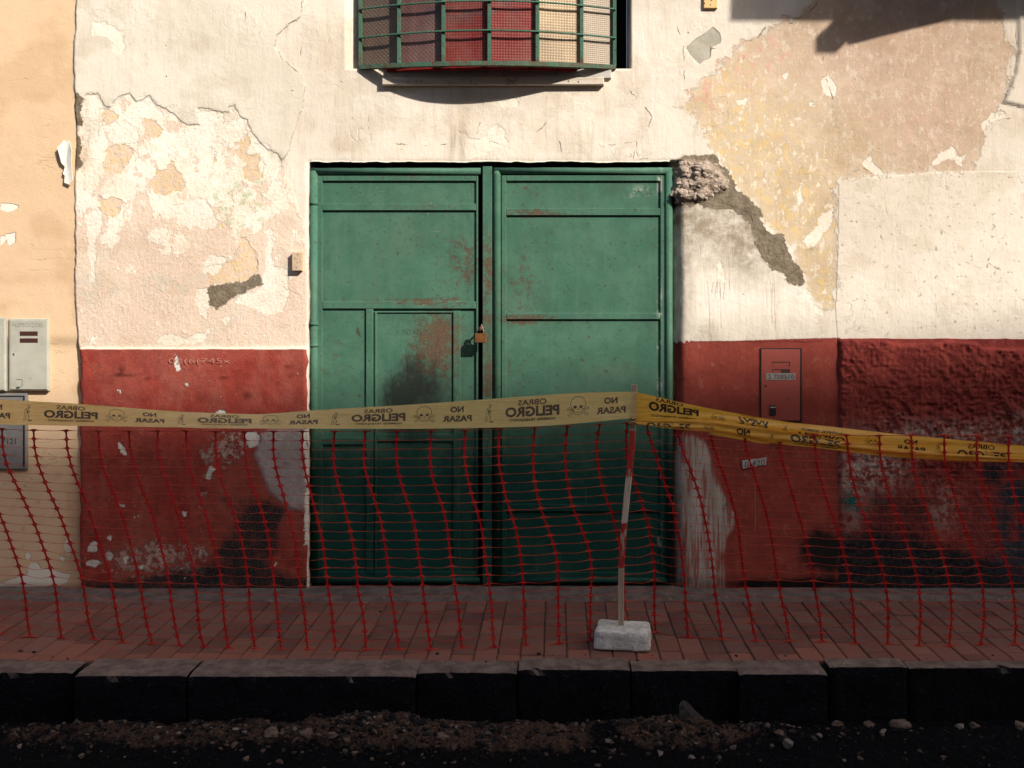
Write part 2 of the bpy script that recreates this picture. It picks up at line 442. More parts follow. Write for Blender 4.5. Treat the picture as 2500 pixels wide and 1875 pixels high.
def mat_dado():
    n = N("red_dado_paint")
    big, mid, fine = n.noise(1.8, 6, .6), n.noise(10, 8, .68), n.noise(85, 5, .65)
    rag = n.m('SUBTRACT', n.noise(26, 9, .7), .5)
    rag2 = n.m('SUBTRACT', n.noise(70, 6, .7), .5)
    def mask(name, amp=.04, w=.002, amp2=.02, off=0.0):
        return n.ss(n.m('MULTIPLY_ADD', rag2, amp2, n.m('MULTIPLY_ADD', rag, amp, n.add(n.attr(name), off))), -w, w)
    col = n.mix(n.ss(mid, .32, .68), (.315, .053, .036), (.22, .030, .023))
    col = n.mix(n.mul(n.ss(big, .42, .62), .6), col, (.29, .078, .055))
    col = n.mix(n.mul(n.ss(n.noise(60, 8, .75), .60, .66), .5), col, (.42, .22, .15))
    col = n.mix(n.mul(n.ss(n.noise(6, 7, .7, vec=n.scaled(1, 1, 1, (7, 0, 2))), .57, .68), .6), col, (.15, .035, .024))
    spk = n.ss(n.m('MULTIPLY_ADD', n.noise(30, 9, .80), 1.0, n.mul(n.attr('damp'), .20)), .64, .70)
    col = n.mix(n.mul(spk, .85), col, n.mix(n.ss(fine, .4, .6), (.46, .37, .30), (.36, .26, .21)))
    fade = n.mul(n.ss(n.noise(1, 8, .7, vec=n.scaled(7, 7, 3, (4, 0, 9))), .46, .68), .5)
    col = n.mix(fade, col, (.33, .12, .085))
    grime = n.mul(n.ss(n.noise(2.6, 9, .74, vec=n.scaled(1, 1, 1, (14, 0, 19))), .48, .66), .55)
    col = n.mix(grime, col, (.13, .028, .022))
    scuff = n.mul(n.ss(n.noise(1, 8, .78, vec=n.scaled(9, 9, 34, (8, 0, 2))), .635, .67), .6)
    col = n.mix(scuff, col, (.42, .29, .23))
    mC = n.mul(mask('cement', .05, .02, .03), n.ss(n.noise(13, 8, .72), .25, .5, .45, 1.0))
    col = n.mix(mC, col, n.mix(n.ss(mid, .35, .65), (.30, .255, .235), (.38, .335, .31)))
    mK = n.ss(n.m('MULTIPLY_ADD', n.noise(8, 9, .76), .9, n.mul(n.attr('soot'), .50)), .62, .98)
    col = n.mix(mK, col, n.mix(n.ss(fine, .4, .65), (.016, .014, .014), (.06, .05, .045)))
    mW = mask('flake', .045, .0025, .03, .001)
    col = n.mix(mW, col, (.62, .57, .50))
    tiny = n.mul(n.ss(n.vor(14, vec=n.warp(.05, 16)), .05, .075, 1, 0), n.ss(n.noise(4, 2), .5, .57))
    col = n.mix(n.mul(tiny, .8), col, (.60, .50, .42))
    col = n.mix(n.attr('lip'), col, (.72, .60, .46))
    col = n.mix(1.0, col, n.attr('tint', True), 'MULTIPLY')
    h = n.add(mid, n.mul(fine, .8), n.mul(mW, -1.2), n.mul(mC, .8), n.mul(spk, -.6), n.mul(n.noise(30, 5, .65), .8))
    return n.out(col, .85, h, .004, 1.0, spec=.08)

def mat_rough():
    n = N("rough_red_stucco")
    mid, fine = n.noise(12, 8, .7), n.noise(60, 7, .7)
    col = n.mix(n.ss(mid, .35, .65), (.28, .054, .040), (.175, .030, .026))
    col = n.mix(n.mul(n.ss(n.noise(22, 9, .78), .60, .68), .5), col, (.36, .20, .15))
    sp = n.mul(n.ss(n.noise(24, 9, .78, vec=n.scaled(1, 1, 1, (3, 0, 1))), .42, .56), n.attr('damp'))
    col = n.mix(sp, col, (.46, .385, .33))
    k = n.ss(n.m('MULTIPLY_ADD', n.noise(5.5, 9, .74), .9, n.mul(n.attr('soot'), .62)), .62, .98)
    col = n.mix(k, col, n.mix(n.ss(fine, .4, .65), (.012, .012, .015), (.04, .035, .035)))
    b = n.mul(n.ss(n.noise(4, 7, .65, vec=n.scaled(1, 1, 1, (9, 0, 9))), .36, .5), n.attr('blue'))
    col = n.mix(b, col, n.mix(n.ss(mid, .4, .6), (.022, .030, .042), (.045, .052, .06)))
    g = n.mul(n.ss(n.noise(8, 7, .65), .40, .48), n.attr('green'))
    col = n.mix(g, col, (.02, .11, .085))
    h = n.add(n.mul(mid, 1.0), n.mul(fine, 1.2), n.mul(n.noise(150, 4, .6), .35))
    return n.out(col, .9, h, .008, 1.0, spec=.08)

def mat_ochre():
    n = N("ochre_wall_paint")
    big, mid, fine = n.noise(1.3, 5), n.noise(7, 7, .62), n.noise(90, 4)
    rag = n.m('SUBTRACT', n.noise(24, 9, .7), .5)
    col = n.mix(n.ss(big, .35, .65), (.675, .475, .295), (.64, .45, .28))
    col = n.mix(n.mul(n.ss(n.noise(1, 6, vec=n.scaled(3, 3, 9)), .52, .72), .4), col, (.58, .40, .235))
    scr = n.mul(n.ss(n.m('ABSOLUTE', n.m('SUBTRACT', n.noise(1.5, 4, .6, vec=n.scaled(1, 1, 4)), .5)), 0, .006, 1, 0), n.ss(n.noise(2), .5, .6))
    col = n.mix(n.mul(scr, .3), col, (.25, .15, .09))
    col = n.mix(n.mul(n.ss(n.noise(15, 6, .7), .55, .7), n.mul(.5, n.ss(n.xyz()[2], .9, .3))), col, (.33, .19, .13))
    f = n.ss(n.m('MULTIPLY_ADD', rag, .035, n.attr('flake')), -.002, .002)
    col = n.mix(f, col, (.74, .68, .58))
    col = n.mix(n.mul(n.ss(n.vor(6, vec=n.warp(.03, 20)), .012, .02, 1, 0), .9), col, (.09, .05, .03))
    col = n.mix(1.0, col, n.attr('tint', True), 'MULTIPLY')
    return n.out(col, .9, n.add(mid, n.mul(fine, .4), n.mul(f, -1.5), n.mul(scr, -.4)), .003, 1.0, spec=.15)

def mat_green(name="green_metal_paint", blobs=True, base=1.0):
    n = N(name)
    mid, fine = n.noise(6, 7, .62), n.noise(120, 4, .6)
    streak = n.noise(1, 6, .6, vec=n.scaled(30, 30, 1.6))
    a, b = (.050 * base, .130 * base, .086 * base), (.070 * base, .158 * base, .106 * base)
    col = n.mix(n.ss(mid, .35, .65), a, b)
    col = n.mix(n.mul(n.ss(streak, .48, .72), .5), col, (.085 * base, .165 * base, .11 * base))
    col = n.mix(n.mul(n.ss(n.noise(2.2, 6), .5, .7), .3), col, (.11, .15, .105))
    col = n.mix(n.mul(n.ss(n.noise(150, 3, .7), .45, .62), .28), col, (.03, .075, .05))
    col = n.mix(n.mul(n.ss(n.noise(85, 6, .8, vec=n.scaled(1, 1, 1, (4, 0, 6))), .60, .66), .4), col, (.15, .22, .16))
    v = n.warp(.01, 60)
    rs = n.m('MAXIMUM', n.ss(n.noise(46, 8, .74, vec=v), .60, .64), n.mul(n.ss(n.noise(110, 6, .78, vec=v), .60, .66), .6))
    if blobs:
        area = n.add(n.mul(n.blob(1135, 640, .28, .36), 1.0), n.mul(n.blob(1060, 850, .30, .46), 1.5), n.mul(n.blob(1270, 700, .22, .4), .9),
                     n.mul(n.blob(1290, 460, .16, .22), .7), n.mul(n.blob(1320, 520, .4, .06), 1.1), n.mul(n.blob(1000, 430, .5, .07), .8),
                     n.mul(n.blob(1300, 780, .5, .05), 1.0), n.mul(n.blob(1250, 940, .35, .5), .55), n.mul(n.blob(810, 880, .2, .4), .6),
                     n.mul(n.blob(960, 735, .6, .04), .9), n.mul(n.blob(1010, 506, .5, .05), .8), n.mul(n.blob(1190, 900, .06, 1.4), 1.0), .12)
        r2 = n.ss(n.m('MULTIPLY_ADD', n.noise(26, 9, .80, vec=v), 1.0, n.mul(area, .19)), .64, .80)
        r3 = n.mul(n.ss(n.m('MULTIPLY_ADD', n.noise(9, 9, .72, vec=v), 1.0, n.mul(n.blob(1085, 830, .20, .28), .42)), .60, .90), .85)
        rs = n.m('MAXIMUM', n.mul(rs, .8), n.m('MAXIMUM', n.mul(r2, .8), r3))
    else:
        rs = n.m('MAXIMUM', rs, n.mul(n.ss(n.add(n.noise(12, 9, .78), n.mul(n.ss(n.xyz()[2], Z(140), Z(160)), .08)), .50, .70), .85))
    col = n.mix(rs, col, n.mix(n.ss(fine, .4, .6), (.13, .06, .034), (.075, .036, .023)))
    if blobs:
        burn = n.mul(n.ss(n.m('MULTIPLY_ADD', n.noise(9, 10, .80, vec=n.scaled(1, 1, .55)), 1.5, n.blob(1010, 985, .42, .52)), 1.02, 1.62), .9)
        col = n.mix(burn, col, (.016, .015, .013))
        low_shade = n.mul(n.ss(n.add(n.mul(n.noise(5, 8, .7), .8), n.ss(n.xyz()[2], 1.20, .35)), .55, 1.2), .92)  # painted shade: the gate's colour sinks to near black towards the ground
        col = n.mix(low_shade, col, (.002, .036, .029))
        chalk = n.mul(n.blob(1560, 467, .13, .055), n.ss(n.noise(30, 7, .7), .45, .62))
        col = n.mix(n.mul(chalk, .8), col, (.35, .42, .35))
        side = n.mul(n.ss(n.m('ABSOLUTE', n.m('SUBTRACT', n.xyz()[0], X(1612))), .004, .02, 1, 0), n.ss(n.noise(9, 7, .7), .5, .62))
        col = n.mix(n.mul(side, .7), col, (.46, .44, .36))
        chips = n.mul(n.ss(n.vor(10, vec=n.warp(.02, 30)), .02, .035, 1, 0), n.blob(1030, 560, .3, .22))
        col = n.mix(chips, col, (.7, .66, .56))
        smud = n.mul(n.ss(n.noise(1.7, 8, .72, vec=n.scaled(1.6, 1, 1, (3, 0, 7))), .50, .68), .5)
        col = n.mix(smud, col, (.045, .085, .058))
        run = n.mul(n.ss(n.noise(1, 7, .7, vec=n.scaled(48, 30, 2.2, (5, 0, 1))), .58, .72), .35)
        col = n.mix(run, col, (.10, .10, .068))
        pale = n.mul(n.ss(n.noise(1, 7, .75, vec=n.scaled(5, 5, 60, (2, 0, 3))), .62, .70), .3)
        col = n.mix(pale, col, (.24, .26, .19))
    h = n.add(n.mul(mid, .8), n.mul(fine, .2), n.mul(rs, -.5), n.mul(n.noise(4.5, 3, .5, vec=n.scaled(1, 1, 1, (6, 0, 2))), 3.0))
    return n.out(col, n.ss(rs, 0, 1, .55, .9), h, .0025, 1.0, spec=.12)

def mat_simple(name, c0, c1, rough=.7, sc=20, bump=.002, spec=.3, metal=0.0, speck=None, bstr=1.0):
    n = N(name)
    a, f = n.noise(sc, 7, .65), n.noise(sc * 7, 5, .65)
    col = n.mix(n.ss(a, .35, .65), c0, c1)
    if speck: col = n.mix(n.ss(n.noise(sc * 2.3, 8, .75), .6, .66), col, speck)
    return n.out(col, rough, n.add(a, n.mul(f, .6)), bump, bstr, spec=spec, metal=metal)

def mat_wood(name, c0, c1, dark, along='x', sc=1.0):
    n = N(name)
    v = n.scaled(3 * sc, 40 * sc, 60 * sc) if along == 'x' else n.scaled(60 * sc, 60 * sc, 3 * sc)
    g = n.noise(1, 6, .6, .4, vec=v)
    col = n.mix(n.ss(g, .35, .65), c0, c1)
    col = n.mix(n.mul(n.ss(n.noise(14, 7, .7), .55, .68), .7), col, dark)
    return n.out(col, .85, g, .002, 1.0, spec=.2)

M = {}
M['wall'] = mat_wall(); M['dado'] = mat_dado(); M['rough'] = mat_rough(); M['ochre'] = mat_ochre()
M['green'] = mat_green(); M['greenbar'] = mat_green("green_bar_paint", False, .95)
M['dark'] = mat_simple("dark_void", (.008, .008, .008), (.012, .011, .010), .95)
M['grey_wood'] = mat_wood("weathered_white_board", (.40, .37, .33), (.52, .48, .43), (.16, .13, .10))
M['plank'] = mat_wood("weathered_plank", (.50, .42, .33), (.62, .54, .44), (.20, .13, .085))
M['meter'] = mat_simple("grey_meter_paint", (.36, .35, .285), (.42, .405, .33), .55, 9, .001, speck=(.30, .28, .22))
M['meter_dk'] = mat_simple("dark_grey_meter_paint", (.16, .155, .15), (.20, .19, .18), .55, 9, .001, speck=(.10, .09, .09))
M['slot'] = mat_simple("brown_slot", (.045, .016, .012), (.06, .022, .016), .5, 30)
M['black'] = mat_simple("black_mark", (.012, .010, .010), (.02, .018, .017), .6)
M['red_door'] = mat_simple("red_painted_metal", (.26, .054, .040), (.285, .06, .045), .6, 8, .0008, speck=(.17, .04, .03))
M['paper'] = mat_simple("aged_paper", (.40, .385, .37), (.46, .44, .42), .85)
M['plate'] = mat_simple("grey_number_plate", (.21, .19, .165), (.26, .24, .21), .7, 40)
M['ink'] = mat_simple("faded_ink", (.07, .06, .06), (.10, .085, .08), .8)
M['brickblock'] = mat_simple("bare_brick_block", (.50, .36, .24), (.55, .41, .28), .9, 25, .004, speck=(.16, .09, .06))
M['yellowblock'] = mat_simple("yellow_block", (.74, .52, .22), (.70, .45, .22), .85, 20, .003, speck=(.45, .28, .12))
M['brass'] = mat_simple("worn_brass", (.36, .17, .06), (.26, .11, .045), .42, 40, .001, metal=.75)
M['steel'] = mat_simple("rusty_steel", (.20, .11, .075), (.30, .19, .14), .45, 60, .002, metal=.6)
M['chalk'] = mat_simple("chalk", (.36, .15, .105), (.44, .21, .15), .95)
M['scratch'] = mat_simple("scratched_paint", (.045, .10, .066), (.06, .12, .08), .8)
M['concrete'] = mat_simple("rough_concrete", (.56, .525, .48), (.82, .775, .71), .9, 26, .02, speck=(.30, .27, .24))
M['net'] = mat_simple("red_plastic_net", (.44, .005, .007), (.37, .004, .006), .45, 30, .0005)
M['kerb'] = mat_simple("kerb_stone", (.20, .165, .135), (.115, .095, .08), .9, 14, .012, speck=(.045, .04, .04))
M['cement'] = mat_simple("cement_strip", (.155, .115, .098), (.09, .066, .056), .92, 11, .012, speck=(.25, .205, .18))
M['joint'] = mat_simple("sandy_joint", (.05, .038, .032), (.12, .09, .075), .95, 30, .006)
M['flakem'] = mat_simple("peeled_white_paint", (.80, .74, .66), (.72, .66, .58), .9, 20, .002)

# ------------------------------------------------------------------ facade wall
house = empty("old_house", (0, 0, 0), "old peeling cream plaster house front with red painted base, green metal gate and barred window", "house")
def axis(lo, hi, h, far, hf, snaps):
    a = list(np.arange(lo, hi + 1e-6, h)); b = list(np.arange(hi + hf, far + 1e-6, hf))
    a = np.array(a + b)
    for s_ in snaps:
        a[np.argmin(np.abs(a - s_))] = s_
    return a
xd0, xd1, zd1 = X(755), X(1636), Z(395)
xw0, xw1, zw0, zw1 = X(845), X(1540), Z(168), 4.0
xs = axis(X(187), 2.92, .0095, 4.6, .06, [xd0, xd1, xw0, xw1])
zs = axis(-0.02, 3.36, .0095, 4.7, .06, [zd1, zw0, zw1])
GX, GZ = np.meshgrid(xs, zs, indexing='ij')
x, z = GX.ravel(), GZ.ravel()
nx, nz = len(xs), len(zs)
PX = lambda: x * PPM + 1250
px, py = x * PPM + 1250, 1440 - z * PPM
# outlines of the paint layers, in facade pixels
P_coatA = [(150, -600), (760, -600), (742, 0), (735, 40), (705, 60), (678, 85), (673, 115), (690, 145), (735, 180), (745, 210), (740, 260), (725, 300), (712, 345), (700, 380), (690, 395),
           (680, 375), (655, 365), (632, 345), (612, 322), (604, 292), (588, 284), (572, 256), (556, 258), (562, 276), (540, 274), (520, 268), (482, 262), (487, 303), (456, 304), (432, 284), (410, 268), (386, 258),
           (366, 234), (356, 238), (332, 246), (316, 226), (286, 240), (270, 262), (256, 258), (238, 228), (214, 228), (200, 258), (192, 330), (150, 330)]
P_zoneB = [(150, 300), (200, 250), (300, 235), (420, 255), (520, 285), (600, 300), (640, 350), (690, 392), (700, 420), (735, 520), (752, 620), (756, 846), (150, 846)]
P_flake = [[(200, 262), (214, 230), (238, 230), (256, 262), (266, 262), (245, 285), (240, 320), (238, 350), (205, 360), (198, 330)],
           [(272, 255), (286, 240), (316, 226), (328, 246), (310, 244), (296, 242), (280, 258)],
           [(336, 240), (356, 232), (366, 240), (392, 268), (408, 275), (395, 284), (372, 268), (352, 258)],
           [(482, 264), (520, 270), (545, 276), (552, 292), (590, 290), (606, 322), (590, 340), (560, 345), (545, 370), (520, 385), (480, 380), (430, 375), (425, 345), (440, 310), (455, 306), (487, 305)],
           [(612, 335), (625, 348), (650, 352), (672, 372), (692, 398), (685, 418), (672, 430), (676, 445), (655, 440), (640, 418), (636, 385), (618, 362)],
           [(225, 50), (262, 54), (288, 72), (302, 80), (306, 108), (298, 130), (280, 128), (272, 98), (250, 86), (222, 88)],
           [(262, 300), (305, 296), (338, 315), (335, 352), (300, 348), (275, 348), (262, 325)],
           [(215, 520), (240, 500), (255, 545), (238, 580), (234, 690), (222, 690), (216, 610)],
           [(655, 555), (668, 560), (668, 645), (700, 660), (712, 715), (690, 760), (645, 765), (600, 745), (560, 740), (600, 715), (640, 700), (648, 640)],
           [(495, 640), (520, 618), (555, 630), (540, 660), (522, 672), (500, 665)],
           [(485, 700), (510, 700), (514, 740), (505, 775), (488, 770), (480, 730)],
           [(425, 500), (500, 480), (520, 520), (540, 545), (500, 560), (430, 545)],
           [(370, 840), (400, 812), (450, 825), (520, 800), (500, 835), (470, 842)],
           [(548, 770), (560, 775), (552, 800), (545, 785)],
           [(1120, 322), (1135, 322), (1146, 340), (1190, 332), (1192, 320), (1200, 306), (1216, 304), (1232, 318), (1240, 350), (1215, 356), (1188, 378), (1150, 386), (1128, 352)],
           [(1215, 245), (1245, 240), (1275, 236), (1262, 258), (1238, 268), (1222, 262)],
           [(2262, 412), (2290, 380), (2328, 354), (2340, 376), (2358, 376), (2354, 406), (2338, 404), (2318, 382), (2295, 398)],
           [(2108, 392), (2128, 382), (2140, 408), (2172, 428), (2150, 432), (2125, 418), (2112, 408)],
           [(2006, 192), (2022, 184), (2040, 206), (2042, 234), (2028, 242), (2014, 226)],
           [(1975, 250), (1985, 246), (1990, 258), (1978, 260)], [(1912, 182), (1932, 162), (1930, 178), (1916, 194)],
           [(1795, 240), (1830, 238), (1818, 254), (1800, 252)], [(1958, 690), (1975, 712), (1998, 742), (2012, 770), (1990, 762), (1970, 735)],
           [(1750, 650), (1758, 628), (1768, 655), (1773, 682), (1748, 682)], [(1985, 560), (2010, 520), (2038, 502), (2030, 545), (2000, 590), (1975, 605), (1960, 590)],
           [(1945, 470), (1956, 455), (1962, 490), (1950, 500)], [(2395, 300), (2440, 268), (2455, 284), (2420, 305), (2402, 325)]]
P_tan = [[(252, 362), (276, 352), (316, 352), (324, 372), (318, 396), (302, 410), (290, 424), (264, 424), (252, 402), (262, 385)],
         [(372, 412), (400, 412), (418, 392), (430, 412), (442, 424), (450, 446), (440, 474), (420, 468), (398, 480), (376, 474), (368, 444), (380, 430)],
         [(566, 372), (600, 328), (612, 346), (606, 378), (632, 372), (645, 405), (640, 432), (612, 446), (590, 440), (605, 400), (582, 386)],
         [(345, 282), (382, 292), (395, 322), (372, 335), (352, 318)], [(236, 478), (262, 486), (298, 486), (300, 515), (278, 534), (248, 522)],
         [(505, 652), (560, 640), (600, 580), (626, 625), (632, 660), (606, 690), (540, 694), (510, 700)],
         [(240, 266), (262, 262), (290, 282), (268, 305), (246, 300)], [(520, 395), (512, 378), (518, 355), (526, 362), (526, 390)]]
P_scar = [[(510, 702), (540, 696), (600, 690), (630, 672), (634, 694), (604, 706), (572, 716), (548, 736), (530, 752), (516, 738)],
          [(1640, 400), (1690, 382), (1735, 378), (1752, 396), (1778, 430), (1795, 460), (1812, 482), (1842, 492), (1856, 525), (1858, 552), (1882, 575), (1905, 578), (1922, 606), (1936, 640), (1958, 668), (1964, 686), (1955, 697),
           (1935, 692), (1912, 668), (1886, 655), (1862, 628), (1848, 590), (1836, 552), (1818, 528), (1790, 512), (1755, 506), (1700, 498), (1660, 500), (1636, 500)],
          [(190, 225), (198, 240), (196, 262), (198, 300), (190, 300)], [(187, 330), (196, 340), (192, 372), (198, 400), (190, 412), (186, 400)]]
P_rub = [(1636, 402), (1672, 390), (1724, 394), (1752, 410), (1774, 440), (1772, 462), (1745, 478), (1710, 492), (1660, 494), (1636, 480)]
P_E = [(1995, -300), (1985, 0), (1930, 45), (1870, 75), (1800, 112), (1755, 160), (1715, 200), (1680, 228), (1672, 262), (1700, 292), (1722, 322), (1732, 355), (1752, 398), (1790, 458), (1830, 488), (1862, 540),
       (1930, 606), (1966, 690), (1990, 742), (2030, 746), (2042, 700), (2040, 600), (2042, 500), (2032, 470), (2046, 442), (2082, 432), (2150, 426), (2200, 425), (2270, 416), (2330, 422), (2378, 418), (2392, 380), (2398, 325),
       (2440, 268), (2452, 250), (2476, 130), (2450, 60), (2440, 0), (2440, -300)]
P_G = [(1636, 498), (1700, 496), (1755, 506), (1792, 514), (1820, 530), (1840, 560), (1852, 596), (1866, 632), (1890, 660), (1915, 676), (1940, 698), (1965, 715), (1990, 770), (2010, 834), (1636, 834)]
P_F = [(2048, 450), (2062, 438), (2200, 428), (2300, 420), (2520, 418), (2900, 418), (2900, 834), (2046, 834), (2040, 760), (2046, 600)]
P_grey = [(1672, 116), (1700, 96), (1742, 66), (1757, 82), (1759, 106), (1738, 118), (1733, 142), (1706, 158), (1690, 142)]
P_dR = [(1648, 836), (1700, 833), (1800, 832), (1900, 828), (2052, 824), (2052, 1460), (1648, 1460)]
P_cem = [(1620, 1075), (1690, 1060), (1716, 1075), (1738, 1120), (1752, 1180), (1768, 1210), (1790, 1250), (1792, 1282), (1772, 1312), (1762, 1360), (1768, 1450), (1620, 1450)]
cracks = [[(740, -20), (734, 40), (706, 58), (680, 84), (674, 116), (690, 146), (734, 182), (744, 214)], [(700, 68), (722, 80), (730, 92)], [(736, 100), (735, 120)],
          [(258, 328), (266, 346), (300, 352), (316, 350)],
          [(236, 472), (252, 484), (285, 488)], [(188, 222), (198, 246)], [(186, 272), (196, 292)], 
          [(625, 610), (632, 660), (626, 690)], [(182, 720), (205, 738), (208, 755)],
          [(800, 200), (825, 195), (840, 205), (850, 190)], [(1165, 250), (1180, 265), (1172, 300), (1166, 322)], [(1336, 232), (1332, 255), (1345, 290), (1318, 315)],
          [(1500, 352), (1560, 345), (1580, 318), (1592, 285), (1575, 262)], [(1555, 372), (1556, 345), (1545, 388)], [(1370, 360), (1378, 385), (1420, 392)],
          [(1648, 262), (1688, 270), (1690, 288), (1696, 302)], [(1735, 135), (1735, 118), (1754, 119)], [(1860, 80), (1820, 140), (1760, 165), (1745, 175)], [(1940, 52), (1960, 40), (1985, 22), (1998, 0)],
          [(2010, 132), (2012, 175), (2024, 210), (2030, 232)], [(2480, 90), (2484, 130), (2480, 170), (2460, 220), (2448, 255), (2480, 258), (2502, 268)],
          [(2440, 0), (2448, 20), (2442, 40)], [(2256, 412), (2282, 420), (2292, 440)], [(2120, 418), (2138, 432)], [(2370, 645), (2408, 660), (2412, 642), (2440, 658)], [(2388, 338), (2420, 300), (2450, 292)],
          [(1660, 498), (1690, 494), (1730, 482), (1790, 505), (1830, 520), (1840, 545)], [(1395, 400), (1450, 398), (1490, 388), (1520, 380), (1560, 390), (1600, 380)],
          [(980, 352), (1020, 356), (1085, 352)], [(1530, 190), (1526, 210), (1545, 230)], [(1640, 30), (1655, 70), (1668, 110), (1670, 180)], [(2080, 470), (2088, 495), (2090, 520)], [(2330, 480), (2370, 482)],
          [(1205, 348), (1240, 356), (1290, 352)], [(900, 300), (905, 340)], [(600, 20), (598, 45)]]
drips = [[(1727, 686), (1731, 735), (1733, 800), (1737, 832)], [(1741, 690), (1738, 715)], [(1757, 690), (1761, 800)], [(1750, 690), (1746, 730)], [(1769, 690), (1766, 730)],
         [(1882, 688), (1885, 788)], [(1890, 692), (1893, 805)], [(1869, 688), (1873, 750)], [(1947, 700), (1946, 720)], [(1953, 700), (1952, 722)], [(1812, 560), (1814, 600)], [(1786, 568), (1788, 618)],
         [(1690, 560), (1688, 595)], [(1710, 600), (1711, 630)], [(1780, 640), (1781, 710)], [(1460, 600), (1462, 640)]]
A = {}
A['coatA'] = np.maximum(sdf_poly(x, z, P_coatA), -.3)
A['zoneB'] = sdf_poly(x, z, P_zoneB)
A['flake'] = sdf_union(x, z, P_flake)
A['tan'] = sdf_union(x, z, P_tan)
A['scar'] = sdf_union(x, z, P_scar)
rub = sdf_poly(x, z, P_rub); A['rubble'] = sstep(rub, -.01, .03)
A['zoneE'] = sdf_poly(x, z, P_E); A['zoneG'] = sdf_poly(x, z, P_G); A['zoneF'] = sdf_poly(x, z, P_F)
A['greypatch'] = sdf_poly(x, z, P_grey); A['dadoR'] = sdf_poly(x, z, P_dR); A['cement'] = sdf_poly(x, z, P_cem)
A['crack_s'], A['crack_u'] = crack_fields(x, z, cracks)
A['drip_s'], A['drip_u'] = crack_fields(x, z, drips)
def spot(cx, cy, rx, ry, p=1.0):
    return np.exp(-(((px - cx) / rx) ** 2 + ((py - cy) / ry) ** 2) * p)
A['yellow'] = np.clip(spot(1820, 390, 110, 90) + spot(1960, 520, 110, 110) + spot(2015, 700, 40, 70) + .6 * spot(1780, 180, 60, 60) + .5 * spot(1850, 300, 160, 80), 0, 1)
A['rose'] = np.clip(spot(1790, 150, 90, 60) + spot(1710, 240, 50, 50) + .7 * spot(1880, 110, 60, 70) + .4 * spot(2250, 300, 200, 120), 0, 1)
A['yellowB'] = np.clip(spot(560, 500, 80, 90) + spot(620, 600, 60, 60) + .6 * spot(330, 520, 60, 40) + .4 * spot(640, 420, 40, 40), 0, 1)
A['green'] = np.clip(spot(560, 500, 70, 60) + spot(630, 490, 40, 55) + .9 * spot(525, 780, 35, 50), 0, 1)
A['damp'] = np.clip(spot(1980, 1190, 60, 160) + .8 * spot(1760, 870, 110, 40), 0, 1)
A['soot'] = np.clip(1.1 * spot(2010, 1345, 70, 70) + spot(1900, 1425, 160, 14) + .5 * spot(1890, 1080, 30, 30), 0, 1)
A['smear'] = np.clip(1.2 * spot(1700, 520, 90, 45) + 1.2 * spot(1800, 545, 70, 50) + .8 * spot(1840, 600, 45, 60) + .5 * spot(1760, 600, 110, 60) + .6 * spot(1720, 815, 40, 30) + .45 * spot(1850, 640, 60, 50) + .55 * spot(1668, 640, 26, 200), 0, 1)
t = np.ones((len(x), 3))
def stain(mask, c, k):
    global t
    t *= 1 - (k * np.clip(mask, 0, 1))[:, None] * (1 - np.array(c))
nz1 = fbm(x, z, 9, 4, 60); nzs = fbm(x * 6, z * .6, 5, 4, 70)
stain(spot(1985, 600, 34, 20) * sstep(nz1, .3, .55), (.45, .42, .38), .9)
stain(spot(2005, 660, 40, 60), (.72, .68, .62), .5)
stain(spot(1112, 350, 26, 60) * sstep(nzs, .3, .6), (.55, .5, .44), .9)
stain(spot(1130, 300, 14, 60), (.75, .7, .64), .6)
stain(np.exp(-((px - 1648) / 26.) ** 2) * (py > 480) * (.35 + .65 * sstep(nzs, .35, .65)), (.46, .40, .36), .9)  # grime on the jamb, also painting in the width of its shaded band
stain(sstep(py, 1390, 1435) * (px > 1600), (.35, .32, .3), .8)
stain(spot(800, 360, 90, 25) * sstep(nz1, .4, .6), (.8, .74, .66), .6)
stain(spot(205, 250, 30, 200) * sstep(nz1, .4, .6), (.8, .74, .66), .6)
stain(sstep(nz1, .52, .7) * .5, (.86, .83, .78), 1)
stain(spot(2200, 60, 260, 130), (.86, .78, .74), .8)
stain(spot(1470, 250, 120, 60) * sstep(nz1, .35, .6), (.88, .85, .82), .8)
stain(sstep(fbm(x, z, 1.2, 3, 81), .5, .7), (.88, .86, .83), .8)
A['tint'] = t
# relief
h = .006 * (fbm(x, z, 1.6, 3, 3) - .5) + .003 * (fbm(x, z, 7, 3, 13) - .5)
h += .0016 * sstep(A['coatA'] + .02 * (fbm(x, z, 26, 4, 90) - .5), -.006, .006)
h -= .002 * sstep(A['zoneE'], -.01, .01)
rid = 1 - np.abs(2 * fbm(x, z, 11, 3, 33) - 1); rid2 = fbm(x, z, 36, 3, 44)
wrub = sstep(rub, -.015, .04)
h += wrub * (.006 + .075 * np.clip(vnoise(x, z, 13, 35) - .35, 0, 1) + .03 * rid2 - .012)
edgeR = (px > 2440) & (py < 270)
h += .012 * sstep(sdf_poly(x, z, [(2482, -100), (2486, 120), (2478, 180), (2450, 250), (2500, 262), (2700, 280), (2700, -100)]), -.003, .006)
y = -h
